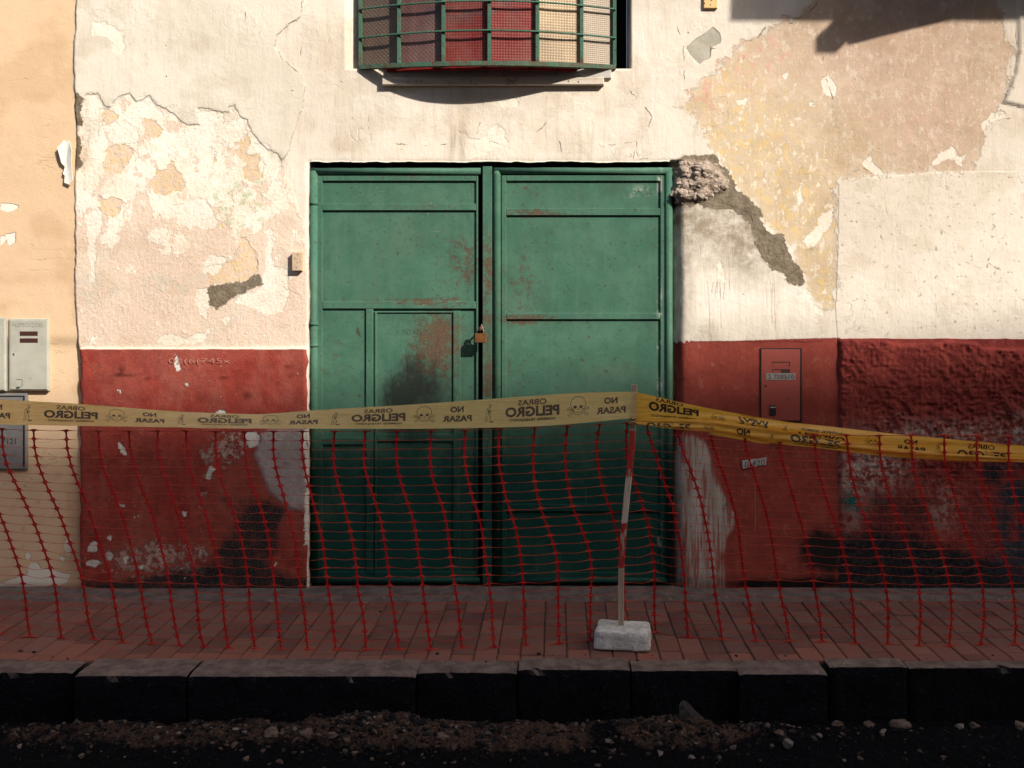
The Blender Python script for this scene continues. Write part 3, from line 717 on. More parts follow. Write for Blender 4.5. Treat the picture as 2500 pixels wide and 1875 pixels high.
# the worn round edge of the gate opening, right, and softened arrises
inz = z < zd1 + 1e-6
dR = x - xd1
wob = .02 * (fbm(x * 0, z, 2.5, 3, 51) - .5)
y += np.where(inz & (dR >= -1e-6) & (dR < .16), .075 * np.clip(1 - dR / (.075 + wob), 0, 1) ** 1.25 + .012 * np.clip(1 - dR / .15, 0, 1) ** 2, 0) * (1 - .3 * wrub)
y += np.where(inz & (x <= xd0 + 1e-6), .010 * np.clip(1 - (xd0 - x) / .018, 0, 1) ** 2, 0)
y += np.where((x > xd0) & (x < xd1 + .03) & (z >= zd1 - 1e-6), .003 * np.clip(1 - (z - zd1) / .022, 0, 1) ** 2, 0)
# ragged arrises
rg = (fbm(x, z, 16, 4, 71) - .5)
z2 = z + np.where((x >= xd0 - .01) & (x <= xd1 + .02), np.exp(-np.abs(z - zd1) / .02) * rg * .013, 0)
x2 = x + np.where(inz, np.exp(-np.abs(x - xd0) / .02) * rg * .014, 0) + np.where(inz, np.exp(-np.abs(dR) / .03) * rg * .025, 0)
lb = np.interp(py, [0, 170, 345, 440, 700, 780, 838, 900, 1437], [186, 180, 187, 183, 184, 187, 190, 199, 200]) + 9 * (fbm(x * 0, z, 18, 4, 72) - .5)
x2 += ((lb - 187) / PPM) * np.exp(-(x - x.min()) / .05)
idx = np.arange(nx * nz).reshape(nx, nz)
q = np.stack([idx[:-1, :-1], idx[1:, :-1], idx[1:, 1:], idx[:-1, 1:]], -1)
cxm = (GX[:-1, :-1] + GX[1:, 1:]) / 2; czm = (GZ[:-1, :-1] + GZ[1:, 1:]) / 2
hole = ((cxm > xd0) & (cxm < xd1) & (czm < zd1)) | ((cxm > xw0) & (cxm < xw1) & (czm > zw0) & (czm < zw1))
quads = q[~hole].reshape(-1, 4)
co = np.stack([x2, y, z2], 1)
extra, equads, src = [], [], []
def reveal(ids, depth, dx=0.0):
    base = len(co) + len(extra)
    for k, i in enumerate(ids):
        extra.append((co[i][0] + dx, depth, co[i][2])); src.append(i)
        if k: equads.append((ids[k - 1], i, base + k, base + k - 1))
gi = lambda v, a: int(np.argmin(np.abs(a - v)))
ix0, ix1, iz1 = gi(xd0, xs), gi(xd1, xs), gi(zd1, zs)
reveal([idx[ix0, k] for k in range(iz1 + 1)], .11)
reveal([idx[k, iz1] for k in range(ix0, ix1 + 1)], .16)
reveal([idx[ix1, k] for k in range(iz1, -1, -1)], .16)
jx0, jx1, jz0, jz1 = gi(xw0, xs), gi(xw1, xs), gi(zw0, zs), gi(zw1, zs)
reveal([idx[jx0, k] for k in range(jz1, jz0 - 1, -1)], .07, .074)
reveal([idx[k, jz0] for k in range(jx0, jx1 + 1)], .33)
reveal([idx[jx1, k] for k in range(jz0, jz1 + 1)], .33)
reveal([idx[k, jz1] for k in range(jx1, jx0 - 1, -1)], .33)
reveal([idx[0, k] for k in range(nz)], .05)
co2 = np.concatenate([co, np.array(extra)]); s_ = np.array(src)
A2 = {k: np.concatenate([v, v[s_]]) for k, v in A.items()}
link("wall", np_mesh("wall", co2, np.concatenate([quads, np.array(equads)]), A2), M['wall'], house)

rr = np.random.RandomState(21); rv_, rf_ = [], []
import bmesh
bm = bmesh.new(); bmesh.ops.create_icosphere(bm, subdivisions=2, radius=1.0); RV = np.array([v.co[:] for v in bm.verts]); RF = [tuple(v.index for v in f.verts) for f in bm.faces]; bm.free()
cand = np.where((rub > -.006))[0]
for k in range(230):
    i = cand[rr.randint(len(cand))]; s = .005 + .024 * rr.rand() ** 2.6
    V = RV.copy()
    for _ in range(7):
        nrm = rr.normal(size=3); nrm /= np.linalg.norm(nrm); cut = .4 + .35 * rr.rand(); V = V - np.outer(np.clip(V @ nrm - cut, 0, 9), nrm)
    V = V * (1 + .12 * (rr.rand(len(V), 1) - .5)) * s * np.array([1.15, .8, .95]) + co[i] + np.array([0, .5 * s, 0])
    rv_.append(V); rf_ += [tuple(a + k * len(RV) for a in f) for f in RF]
mb = MB(); mb.v = [tuple(v) for v in np.concatenate(rv_)]; mb.f = rf_
rb_o = mb.build("crumbling_rubble", mat_simple("crumbling_mortar", (.38, .30, .235), (.54, .43, .345), .95, 45, .010, spec=.05, speck=(.26, .19, .14)), house)
rb_o["kind"] = "stuff"
# curled flake of paint hanging off the corner, and plates of loose plaster
mb = MB()
def flake_plate(mb, pts, y0, curl, th=.004):
    P = [W(a, b, y0) for a, b in pts]; c = sum((p.x for p in P)) / len(P)
    fr = [(p.x, p.y - curl * abs(p.x - c) * random.uniform(.5, 1.2) - .004, p.z) for p in P]
    bk = [(a, b + th, d) for a, b, d in fr]; n_ = len(P)
    ctr_f = (c, y0 - .006, sum(p.z for p in P) / n_)
    mb.add(fr + bk + [ctr_f], [(i, (i + 1) % n_, 2 * n_) for i in range(n_)] + [(i, i + n_, (i + 1) % n_ + n_, (i + 1) % n_) for i in range(n_)] + [tuple(range(2 * n_ - 1, n_ - 1, -1))])
flake_plate(mb, [(172, 345), (158, 342), (152, 352), (143, 360), (148, 378), (152, 398), (160, 408), (156, 425), (162, 432), (158, 446), (172, 452), (180, 440), (178, 400), (180, 370)], -.004, .45)
recalc(mb.build("paint_flake", M['flakem'], house))

# ------------------------------------------------------------------ red dados
def dado_mesh(name, x0, x1, z0, ztop, h, proud, extras):
    xs_ = np.linspace(x0, x1, int((x1 - x0) / h) + 1); zs_ = np.linspace(0, 1, int((ztop - z0) / h) + 1)
    gx, gt = np.meshgrid(xs_, zs_, indexing='ij')
    return xs_, zs_, gx, gt
global_n = None
def build_left_dado():
    global x, z, px, py, t
    h_ = .0085
    xs_ = np.arange(X(197), X(754) + 1e-6, h_); zs_ = np.arange(-.02, Z(848) + 1e-6, h_)
    gx, gz = np.meshgrid(xs_, zs_, indexing='ij'); nx_, nz_ = gx.shape
    x, z = gx.ravel(), gz.ravel(); px, py = x * PPM + 1250, 1440 - z * PPM
    A = {}
    A['cement'] = sdf_poly(x, z, [(640, 1060), (668, 1048), (742, 1046), (752, 1080), (754, 1225), (742, 1246), (710, 1240), (690, 1226), (660, 1200), (640, 1150), (625, 1110)])
    A['flake'] = sdf_union(x, z, [[(600, 1060), (612, 1052), (628, 1054), (638, 1068), (634, 1086), (612, 1092), (602, 1080)], [(512, 1018), (536, 1000), (552, 1002), (560, 1018), (540, 1030), (520, 1028)],
        [(508, 1145), (518, 1134), (530, 1142), (520, 1155), (518, 1172), (504, 1168)], [(286, 1072), (296, 1080), (312, 1108), (306, 1112), (294, 1094)], [(292, 1226), (308, 1234), (306, 1240), (294, 1234)],
        [(448, 1248), (456, 1250), (456, 1260), (448, 1258)], [(214, 1334), (232, 1320), (242, 1328), (238, 1344), (216, 1344)], [(258, 1354), (268, 1344), (280, 1354), (272, 1366)], [(210, 1368), (240, 1366), (252, 1376), (236, 1382), (214, 1378)],
        [(300, 1360), (316, 1352), (318, 1366), (308, 1374)], [(340, 1386), (354, 1374), (352, 1390)], [(430, 866), (438, 876), (444, 900), (434, 906), (426, 892)], [(290, 950), (300, 952), (298, 962)], [(454, 938), (464, 932), (460, 942)],
        [(738, 1050), (752, 1046), (750, 1085), (758, 1110), (760, 1200), (756, 1330), (744, 1330), (746, 1250), (748, 1150), (740, 1090)], [(668, 1376), (676, 1374), (674, 1384)], [(196, 1000), (204, 990), (200, 1015)], [(270, 1300), (276, 1310), (272, 1318), (264, 1312)]])
    A['damp'] = np.clip(spot(420, 1350, 110, 42) + spot(560, 1090, 60, 60) + .8 * spot(300, 1370, 80, 40) + .6 * spot(500, 1200, 25, 120) + .8 * spot(480, 1400, 120, 20), 0, 1)
    A['soot'] = np.clip(1.5 * spot(630, 1300, 55, 75) + 1.0 * spot(570, 1345, 60, 35) + 1.4 * spot(530, 1410, 170, 34) + .8 * spot(650, 1260, 35, 30) + .5 * spot(560, 1215, 60, 30) + 1.0 * sstep(py, 1395, 1440) + .45 * spot(690, 1240, 40, 20), 0, 1)
    A['lip'] = (z > z.max() - 1e-5).astype(float)
    t = np.ones((len(x), 3)); n9 = fbm(x, z, 8, 4, 5)
    for a, b, rx, ry in ((298, 905, 9, 12), (312, 916, 30, 3), (362, 925, 8, 4), (605, 965, 10, 10), (705, 895, 10, 4), (708, 918, 8, 6), (548, 922, 12, 4), (290, 915, 10, 4)):
        stain(spot(a, b, rx, ry) * sstep(n9, .2, .5), (.35, .3, .3), .9)
    stain(spot(640, 900, 120, 40) * .4, (.8, .75, .7), 1)
    A['tint'] = t
    hh = .005 * (fbm(x, z, 2.5, 3, 3) - .5) + .003 * (fbm(x, z, 14, 3, 9) - .5) + .004 * sstep(A['cement'], -.02, .02) + .012
    hh -= .010 * np.clip(1 - (x - x.min()) / .02, 0, 1) ** 2 + .008 * np.clip(1 - (x.max() - x) / .02, 0, 1) ** 2
    yy = -hh
    rgx = fbm(x, z, 16, 4, 12) - .5
    xx = x + rgx * .02 * (np.exp(-(x - x.min()) / .02) + np.exp(-(x.max() - x) / .02))
    zz = z + rgx * .008 * np.exp(-(z.max() - z) / .015)
    co = np.stack([xx, yy, zz], 1); id_ = np.arange(nx_ * nz_).reshape(nx_, nz_)
    qs = np.stack([id_[:-1, :-1], id_[1:, :-1], id_[1:, 1:], id_[:-1, 1:]], -1).reshape(-1, 4).tolist()
    ext, src = [], []
    def ret(ids, dep, up=0):
        b = len(co) + len(ext)
        for k, i in enumerate(ids):
            ext.append((co[i][0], dep, co[i][2] + up)); src.append(i)
            if k: qs.append((ids[k - 1], i, b + k, b + k - 1))
    ret(list(id_[0, :]), .04); ret(list(id_[:, -1]), .008, .002); ret(list(id_[-1, ::-1]), .10)
    A = {k: np.concatenate([v, v[np.array(src)]]) for k, v in A.items()}
    o = link("dado", np_mesh("dado", np.concatenate([co, np.array(ext)]), np.array(qs), A), M['dado'], house)
    o["label"] = "red painted base strip with grey cement patch beside the gate"
build_left_dado()
def build_rough_dado():
    global x, z, px, py
    h_ = .0062
    xs_ = np.concatenate([np.arange(X(2046), 2.95, h_), np.arange(2.97, 4.6, .02)]); zs_ = np.arange(-.02, Z(826), h_)
    gx, gz = np.meshgrid(xs_, zs_, indexing='ij'); nx_, nz_ = gx.shape
    x, z = gx.ravel(), gz.ravel(); px, py = x * PPM + 1250, 1440 - z * PPM
    A = {}
    A['damp'] = np.clip(spot(2130, 1150, 80, 50) + .7 * spot(2290, 1060, 200, 30) + .6 * spot(2300, 1240, 35, 50) + .6 * spot(2480, 1050, 40, 40) + .5 * spot(2080, 1230, 25, 120) + .5 * spot(2290, 1390, 60, 40), 0, 1)
    A['soot'] = np.clip(1.1 * spot(2150, 1360, 160, 75) + spot(2330, 1400, 220, 50) + .8 * spot(2420, 1160, 40, 40) + .6 * spot(2200, 1230, 120, 50) + .9 * sstep(py, 1395, 1440), 0, 1)
    A['blue'] = np.clip(1.1 * spot(2480, 1240, 70, 130) + spot(2560, 1300, 120, 150), 0, 1)
    A['green'] = np.clip(1.2 * spot(2088, 1222, 34, 26), 0, 1)
    smooth_strip = sdf_union(x, z, [[(2040, 815), (2900, 815), (2900, 852), (2400, 852), (2380, 838), (2320, 832), (2230, 842), (2195, 842), (2150, 830), (2040, 828)]])
    m = 1 - sstep(smooth_strip, -.012, .01)
    w1 = fbm(x, z, 9, 3, 21)
    bl = 1 - np.abs(2 * vnoise(x + .015 * w1, z + .02 * w1, 34, 22) - 1)
    bl2 = vnoise(x, z, 19, 27); fi = fbm(x, z, 75, 2, 25); bl3 = 1 - np.abs(2 * vnoise(x - .01 * w1, z, 52, 29) - 1)
    fade = 1 - .75 * sstep(py, 1090, 1200)
    mod = .45 + 1.1 * fbm(x, z, 4, 3, 31)
    hh = m * fade * mod * (.010 + .012 * bl + .007 * (bl3 - .4) + .005 * bl2 + .005 * (fi - .5)) + .004 + .006 * (fbm(x, z, 5, 3, 8) - .5)
    hh *= sstep(x, x.min() - .001, x.min() + .02) * .9 + .1
    yy = -hh
    zz = z + (fbm(x, z, 12, 3, 14) - .5) * .012 * np.exp(-(z.max() - z) / .02)
    xx = x + (fbm(x, z, 20, 3, 17) - .5) * .02 * np.exp(-(x - x.min()) / .02)
    co = np.stack([xx, yy, zz], 1); id_ = np.arange(nx_ * nz_).reshape(nx_, nz_)
    qs = np.stack([id_[:-1, :-1], id_[1:, :-1], id_[1:, 1:], id_[:-1, 1:]], -1).reshape(-1, 4).tolist()
    ext, src = [], []
    def ret(ids, dep):
        b = len(co) + len(ext)
        for k, i in enumerate(ids):
            ext.append((co[i][0], dep, co[i][2])); src.append(i)
            if k: qs.append((ids[k - 1], i, b + k, b + k - 1))
    ret(list(id_[0, :]), .012); ret(list(id_[:, -1]), .012)
    A = {k: np.concatenate([v, v[np.array(src)]]) for k, v in A.items()}
    o = link("dado", np_mesh("dado", np.concatenate([co, np.array(ext)]), np.array(qs), A), M['rough'], house)
    o["label"] = "rough pebbly red stucco base strip, sooty near the pavement"
build_rough_dado()

# ------------------------------------------------------------------ neighbour, left
def build_ochre():
    global x, z, px, py, t
    ob = empty("ochre_house", (-3.4, .02, 0), "smooth ochre painted house wall carrying the grey meter boxes", "house")
    xs_ = np.concatenate([np.arange(-4.6, -2.96, .05), np.arange(-2.94, X(206), .012)]); zs_ = np.concatenate([np.arange(-.02, 3.36, .012), np.arange(3.4, 4.7, .05)])
    gx, gz = np.meshgrid(xs_, zs_, indexing='ij'); nx_, nz_ = gx.shape
    x, z = gx.ravel(), gz.ravel(); px, py = x * PPM + 1250, 1440 - z * PPM
    A = {}
    A['flake'] = sdf_union(x, z, [[(-60, 1400), (0, 1425), (40, 1410), (44, 1404), (60, 1404), (70, 1375), (85, 1374), (95, 1390), (120, 1392), (150, 1400), (172, 1402), (160, 1425), (120, 1436), (60, 1438), (-60, 1434)], [(0, 497), (26, 496), (46, 502), (40, 512), (14, 518), (0, 512)], [(0, 570), (8, 574), (10, 590), (0, 602)],
        [(14, 572), (36, 566), (38, 594), (22, 600), (16, 586)], [(156, 1318), (170, 1314), (168, 1350), (160, 1365), (152, 1340)], [(60, 1352), (72, 1356), (66, 1370), (58, 1366)], [(140, 1358), (152, 1362), (155, 1372), (142, 1370)], [(162, 1222), (166, 1218), (164, 1240), (160, 1244)]])
    t = np.ones((len(x), 3)); n9 = fbm(x, z, 4, 4, 15)
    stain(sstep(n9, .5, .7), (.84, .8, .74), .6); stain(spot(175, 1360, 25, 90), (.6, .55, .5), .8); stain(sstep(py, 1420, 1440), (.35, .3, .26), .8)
    stain(spot(140, 1250, 90, 150) * sstep(n9, .35, .6), (.8, .74, .7), .7); stain(spot(60, 680, 80, 14) * sstep(n9, .3, .6), (.8, .76, .7), .8)
    A['tint'] = t
    yy = .006 + .015 * sstep(z, 1.42, 1.34) - .004 * (fbm(x, z, 1.4, 3, 2) - .5) - .002 * (fbm(x, z, 12, 3, 4) - .5)
    co = np.stack([x, yy, z], 1); id_ = np.arange(nx_ * nz_).reshape(nx_, nz_)
    qs = np.stack([id_[:-1, :-1], id_[1:, :-1], id_[1:, 1:], id_[:-1, 1:]], -1).reshape(-1, 4)
    link("wall", np_mesh("wall", co, qs, A), M['ochre'], ob)
build_ochre()

# ------------------------------------------------------------------ the green gate
GF = .036                                   # front of the gate's frame, behind the plaster face
MG = M['green']
def wpx(a, b, y): return W(a, b, y)
def leaf(name, x0, y0, x1, y1, label):
    mb = MB(); mb.pxbox(x0, y0, x1, y1, GF + .03, GF + .0165, .0)
    o = mb.build(name, MG, house); o["label"] = label; return o
def rail(parent, x0, y0, x1, y1, yf=GF, name="rail", c=.0028):
    return MB().pxbox(x0, y0, x1, y1, GF + .017, yf, c).build(name, MG, parent)
def panel(parent, x0, y0, x1, y1, d=.0125, label=None):
    """slightly buckled sheet, set back between the rails"""
    a, b = W(x0, y1, GF + d), W(x1, y0, GF + d)
    n1, n2 = max(6, int((b.x - a.x) / .04)), max(4, int((b.z - a.z) / .04))
    gx, gz = np.meshgrid(np.linspace(a.x, b.x, n1), np.linspace(a.z, b.z, n2), indexing='ij')
    e = np.minimum(np.minimum(gx - a.x, b.x - gx), np.minimum(gz - a.z, b.z - gz))
    gy = GF + d - .005 * (fbm(gx.ravel(), gz.ravel(), 2.2, 3, int(x0)) - .45).reshape(gx.shape) * sstep(e, 0, .1)
    co = np.stack([gx.ravel(), gy.ravel(), gz.ravel()], 1); id_ = np.arange(n1 * n2).reshape(n1, n2)
    qs = np.stack([id_[:-1, :-1], id_[1:, :-1], id_[1:, 1:], id_[:-1, 1:]], -1).reshape(-1, 4)
    o = link("panel", np_mesh("panel", co, qs), MG, parent)
    if label: o["label"] = label
    return o
def pipe(parent, pts, r, y=GF + .004, name="pipe_trim"):
    return MB().tube([W(a, b, y) for a, b in pts], r, 14).build(name, MG, parent, True)
L = leaf("gate_leaf", 762, 420, 1166, 1426, "left gate leaf with the padlocked wicket door and scorched rust")
rail(L, 774, 429, 787, 1402); rail(L, 1162, 429, 1167, 1402); rail(L, 787, 429, 1162, 442)
rail(L, 787, 497, 1162, 514); rail(L, 787, 736, 1162, 754); rail(L, 893, 754, 911, 1402)
rail(L, 787, 1068, 893, 1086); rail(L, 787, 1396, 893, 1410); rail(L, 911, 1396, 1162, 1410); rail(L, 774, 1402, 1167, 1412, GF + .004)
panel(L, 787, 442, 1162, 497); panel(L, 787, 514, 1162, 736); panel(L, 787, 754, 893, 1068); panel(L, 787, 1086, 893, 1396)
wk = MB().pxbox(911, 759, 1162, 1396, GF + .0168, GF + .0145, .001).build("wicket_door", MG, L)
wk["label"] = "small scorched wicket door in the left leaf"
rail(L, 914, 762, 920, 1396, GF + .002); rail(L, 914, 760, 1105, 764, GF + .004)
panel(L, 920, 764, 1105, 1060, .0125, "scorched rusty wicket panel"); rail(L, 1106, 759, 1124, 1396, GF + .001); panel(L, 1124, 762, 1154, 1396, .0125)
rail(L, 920, 1060, 1106, 1078, GF + .001); panel(L, 920, 1078, 1105, 1396, .0125)
pipe(L, [(766, 1418), (766, 418)], .0245); pipe(L, [(757, 418), (1174, 418)], .0195)
for yy in (497, 791, 843):
    MB().tube([W(766, yy + 4, GF + .004), W(766, yy - 4, GF + .004)], .0275, 14).build("hinge_collar", MG, L, True)
pipe(L, [(775, 1416), (1172, 1416)], .017)
Rr = leaf("gate_leaf", 1206, 420, 1641, 1424, "right gate leaf of wide green panels with a chalky smear in its top corner")
MB().pxbox(1178, 406, 1201, 1426, GF + .03, GF - .018, .002).build("meeting_bar", MG, Rr)
MB().pxbox(1201, 424, 1224, 1424, GF + .03, GF + .018, .001).build("backing_strip", MG, Rr)
pipe(Rr, [(1213, 1420), (1213, 426), (1213, 418)], .0225); pipe(Rr, [(1206, 417), (1640, 417)], .0195)
rail(Rr, 1224, 428, 1236, 1402); rail(Rr, 1612, 428, 1626, 1402); rail(Rr, 1236, 428, 1612, 442)
rail(Rr, 1236, 508, 1612, 526); rail(Rr, 1236, 764, 1612, 780); rail(Rr, 1236, 1231, 1612, 1249); rail(Rr, 1224, 1398, 1626, 1410)
panel(Rr, 1236, 442, 1612, 508); panel(Rr, 1236, 526, 1612, 764); panel(Rr, 1236, 780, 1612, 1231); panel(Rr, 1236, 1249, 1612, 1398)
pipe(Rr, [(1633, 1420), (1633, 418)], .021); pipe(Rr, [(1206, 1416), (1640, 1416)], .017)
MB().box(X(740), X(1680), .12, .13, -.02, Z(380)).build("gate_backing", M['dark'], house)
# numbers scratched into the wicket panel
ys = GF + .0015
def scribble(fl, seed, x0, x1, y0, y1, n_):
    rs = random.Random(seed); xx = x0
    for k in range(n_):
        wd = (x1 - x0) / n_ * .7; pts = [(xx + rs.uniform(0, wd), rs.uniform(y0, y1)) for _ in range(4)]
        fl.stroke(pts, .0022); xx += (x1 - x0) / n_
for wd, a_, b_, w_ in (("99", 950, 777, .05), ("90US1M", 1006, 777, .17), ("L_I", 955, 811, .06), ("no", 990, 811, .045), ("kx", 1018, 808, .04)):
    Flat().text(wd, X(a_), Z(b_), w_, .034, -.012).mapped(lambda a, b: (a, GF + .0119, b), "scratched_writing", M['scratch'], L)
fl = Flat()
for k in range(5): fl.stroke([(X(858 + 3 * k), Z(792 + 2 * k)), (X(864 + 3 * k), Z(812 + 3 * k))], .003)
fl.mapped(lambda a, b: (a, GF + .0119, b), "scrape_mark", M['slot'], L)

# padlock on its staple
pl = empty("padlock", W(1172, 840, 0), "worn brass padlock hanging from the gate's rusty hasp", "padlock")
yb = -.034
MB().pxbox(1159, 814, 1187, 837, yb + .022, yb, .003).build("lock_body", M['brass'], pl)
c0 = W(1173, 813, yb + .011)
sh = [(c0.x + .016 * math.cos(R(a)), c0.y, c0.z + .010 + .022 * max(0, math.sin(R(a)))) for a in range(0, 181, 20)]
sh = [(c0.x + .016, c0.y, c0.z - .002)] + sh + [(c0.x - .016, c0.y, c0.z - .002)]
MB().tube(sh, .0042, 8).build("shackle", M['steel'], pl, True)
hs = MB(); a = W(1178, 801, 0)
hs.tube([(a.x + .006, GF, a.z + .004), (a.x + .002, yb - .004, a.z + .004), (a.x - .006, yb - .010, a.z - .004), (a.x - .012, yb - .002, a.z - .012), (a.x - .012, GF, a.z - .012)], .0055, 8)
hs.tube([(a.x - .002, yb - .004, a.z + .022), (a.x - .001, yb - .008, a.z - .006)], .004, 6)
hs.build("hasp", M['steel'], pl, True)

# ------------------------------------------------------------------ bowed window with its grille
bx = [881, 975, 1083, 1195, 1312, 1420, 1500]
def bow(p):                                   # how far the window stands out, by pixel column
    u = (p - 1190) / 312.0
    return .02 - .155 * max(0.0, 1 - u * u)
zb = Z(170)
def bot(p): return zb - .016 * max(0.0, 1 - ((p - 1190) / 312.0) ** 2)
ZT = 3.95
def strip(mb, pts, w_, th, z0, z1, dy):
    pass
fr = MB()
PXS = np.linspace(879, 1503, 40)
def curve_bar(mb, zf, hgt, dy, th):
    v, f = [], []
    for i, p in enumerate(PXS):
        y_ = bow(p) + dy; xx = CX + (p - 1360) / PPM * (D + y_) / D; zz = zf(p)
        v += [(xx, y_, zz), (xx, y_ - th, zz), (xx, y_ - th, zz + hgt), (xx, y_, zz + hgt)]
        if i:
            b = 4 * i - 4
            for k in range(4): f.append((b + k, b + (k + 1) % 4, b + 4 + (k + 1) % 4, b + 4 + k))
    m_ = len(v); f += [(0, 1, 2, 3), (m_ - 1, m_ - 2, m_ - 3, m_ - 4)]
    mb.add(v, f)
curve_bar(fr, bot, .024, 0, .032)
grille = recalc(fr.build("window_grille", M['greenbar'], house)); grille["label"] = "bowed green steel window grille"
for p in bx:
    y_ = bow(p); s_ = (D + y_) / D; xx = CX + (p - 1360) / PPM * s_; hw = .0098
    MB().cham(xx - hw, xx + hw, bot(p) + .022, ZT, y_ - .002, y_ - .020, .001).build("bar", M['greenbar'], grille)
for py0 in (92, 22, -48, -118, -188):
    mb = MB()
    pts = []
    for p in PXS:
        y_ = bow(p) - .026; pts.append((CX + (p - 1360) / PPM * (D + y_) / D, y_, Z(py0) - .003))
    mb.tube(pts, .0056, 6); mb.build("rod", M['greenbar'], grille)
def mat_glass(name, c0, c1, dotc, sc, fab=None, diag=False):
    n = N(name)
    fold = n.noise(1, 4, .5, .3, vec=n.scaled(9, 1, 1.2))
    col = n.mix(n.ss(fold, .35, .65), c0, c1)
    if fab: col = n.mix(n.mul(n.ss(n.noise(4, 4, .6, vec=n.scaled(1, 1, 2.4, (3, 0, 4))), .53, .57), n.blob(1150, 38, .36, .12)), col, fab)
    tc = n.scaled(sc, 0, sc)
    if diag:
        mp = n.t.nodes.new("ShaderNodeMapping"); mp.inputs['Rotation'].default_value = (0, R(45), 0); n._in(mp.inputs['Vector'], n.co); mp.inputs['Scale'].default_value = (sc, 0, sc); tc = mp.outputs[0]
    fx = n.t.nodes.new("ShaderNodeVectorMath"); fx.operation = 'FRACTION'; n._in(fx.inputs[0], tc)
    sb = n.t.nodes.new("ShaderNodeVectorMath"); sb.operation = 'SUBTRACT'; n._in(sb.inputs[0], fx.outputs[0]); sb.inputs[1].default_value = (.5, 0, .5)
    ln = n.t.nodes.new("ShaderNodeVectorMath"); ln.operation = 'LENGTH'; n._in(ln.inputs[0], sb.outputs[0])
    d = ln.outputs['Value']
    col = n.mix(n.mul(n.ss(d, .20, .44, 1, 0), .6), col, dotc)
    col = n.mix(n.mul(n.ss(n.noise(3, 7, .7), .42, .66), .45), col, (.17, .125, .095))
    return n.out(col, .38, n.ss(d, .1, .5, 1, 0), .0012, .7, spec=.3)
GL = [mat_glass("pattern_glass_brown", (.13, .085, .06), (.07, .045, .033), (.19, .13, .09), 62, diag=True),
      mat_glass("pattern_glass_mauve", (.17, .085, .075), (.115, .05, .045), (.085, .05, .055), 58, (.04, .04, .05), diag=True),
      mat_glass("pattern_glass_red", (.17, .018, .016), (.135, .014, .013), (.19, .06, .05), 66, (.05, .03, .035)),
      mat_glass("pattern_glass_red_worn", (.185, .02, .018), (.15, .018, .016), (.25, .09, .075), 66, (.06, .05, .06)),
      mat_glass("pattern_glass_amber", (.42, .30, .175), (.34, .235, .13), (.56, .43, .27), 66),
      mat_glass("pattern_glass_pale", (.36, .28, .20), (.30, .235, .165), (.33, .26, .185), 90)]
for k in range(6):
    p0, p1 = bx[k], bx[k + 1]
    a = (CX + (p0 - 1360) / PPM * (D + bow(p0)) / D, bow(p0) + .006); b = (CX + (p1 - 1360) / PPM * (D + bow(p1)) / D, bow(p1) + .006)
    z0 = max(bot(p0), bot(p1)) + .018
    mb = MB(); mb.add([(a[0], a[1], z0), (b[0], b[1], z0), (b[0], b[1], ZT), (a[0], a[1], ZT), (a[0], a[1] + .005, z0), (b[0], b[1] + .005, z0), (b[0], b[1] + .005, ZT), (a[0], a[1] + .005, ZT)],
                      [(0, 1, 2, 3), (7, 6, 5, 4), (0, 4, 5, 1), (3, 2, 6, 7), (0, 3, 7, 4), (1, 5, 6, 2)])
    mb.build("pane", GL[k], grille)
# red cloth edge and boards under the window
mb = MB()
v, f = [], []
for i, p in enumerate(PXS[4:-6]):
    y_ = bow(p) + .02; xx = CX + (p - 1360) / PPM * (D + y_) / D; v += [(xx, y_, bot(p) - .012), (xx, y_, bot(p) + .10), (xx, y_ + .004, bot(p) + .10), (xx, y_ + .004, bot(p) - .012)]
    if i:
        b = 4 * i - 4; f += [(b + k, b + (k + 1) % 4, b + 4 + (k + 1) % 4, b + 4 + k) for k in range(4)]
mb.add(v, f); recalc(mb.build("red_curtain", mat_simple("red_cloth", (.26, .010, .009), (.20, .008, .008), .9, 30), grille))
MB().box(X(846), X(1539), .31, .325, zw0 - .0, ZT).build("window_back", M['dark'], house)
sl = MB().cham(X(976), X(1492), Z(193), Z(167) - .002, .02, -.020, .003).build("sill_board", M['grey_wood'], house)
mb = MB()
mb.cham(X(935), X(1474), Z(210.5), Z(192), .0, -.034, .004)
pk = mb.build("sill_plank", M['plank'], house)
for (a, b) in ((996, 200), (1016, 199), (1388, 198), (1412, 200), (1150, 199)):
    MB().tube([W(a, b, -.032), W(a, b, -.0355)], .004, 8).build("nail_hole", M['black'], pk)

# ------------------------------------------------------------------ balcony above the frame, upper right (throws the shadow)
bal = MB()
def shp(a, b, d): return Vector((X(a) + 1.10 * d, -d, Z(b) + 1.05 * d))
c = shp(1782, 52, 1.0)
bal.box(c.x, 6.5, -1.0, .0, c.z, c.z + .12)
b0, b1 = shp(1991, 130, .95), shp(2040, 92, .95)
bal.box(b0.x, b1.x, -.95, .0, b0.z, b1.z)
bal.box(b0.x, b1.x, -.70, .0, b1.z, c.z)
s0, s1, s2 = shp(2070, 110, .6), shp(2350, 41, .6), shp(2900, 52, .6)
bal.add([(s0.x, -.6, s0.z), (s1.x, -.6, s1.z), (s2.x, -.6, s2.z), (s2.x, -.6, c.z + .02), (s0.x, -.6, c.z + .02),
         (s0.x, -.5, s0.z), (s1.x, -.5, s1.z), (s2.x, -.5, s2.z), (s2.x, -.5, c.z + .02), (s0.x, -.5, c.z + .02)],
        [(0, 1, 2, 3, 4), (9, 8, 7, 6, 5), (0, 5, 6, 1), (1, 6, 7, 2), (2, 7, 8, 3), (3, 8, 9, 4), (4, 9, 5, 0)])
recalc(bal.build("balcony", M['grey_wood'], house))

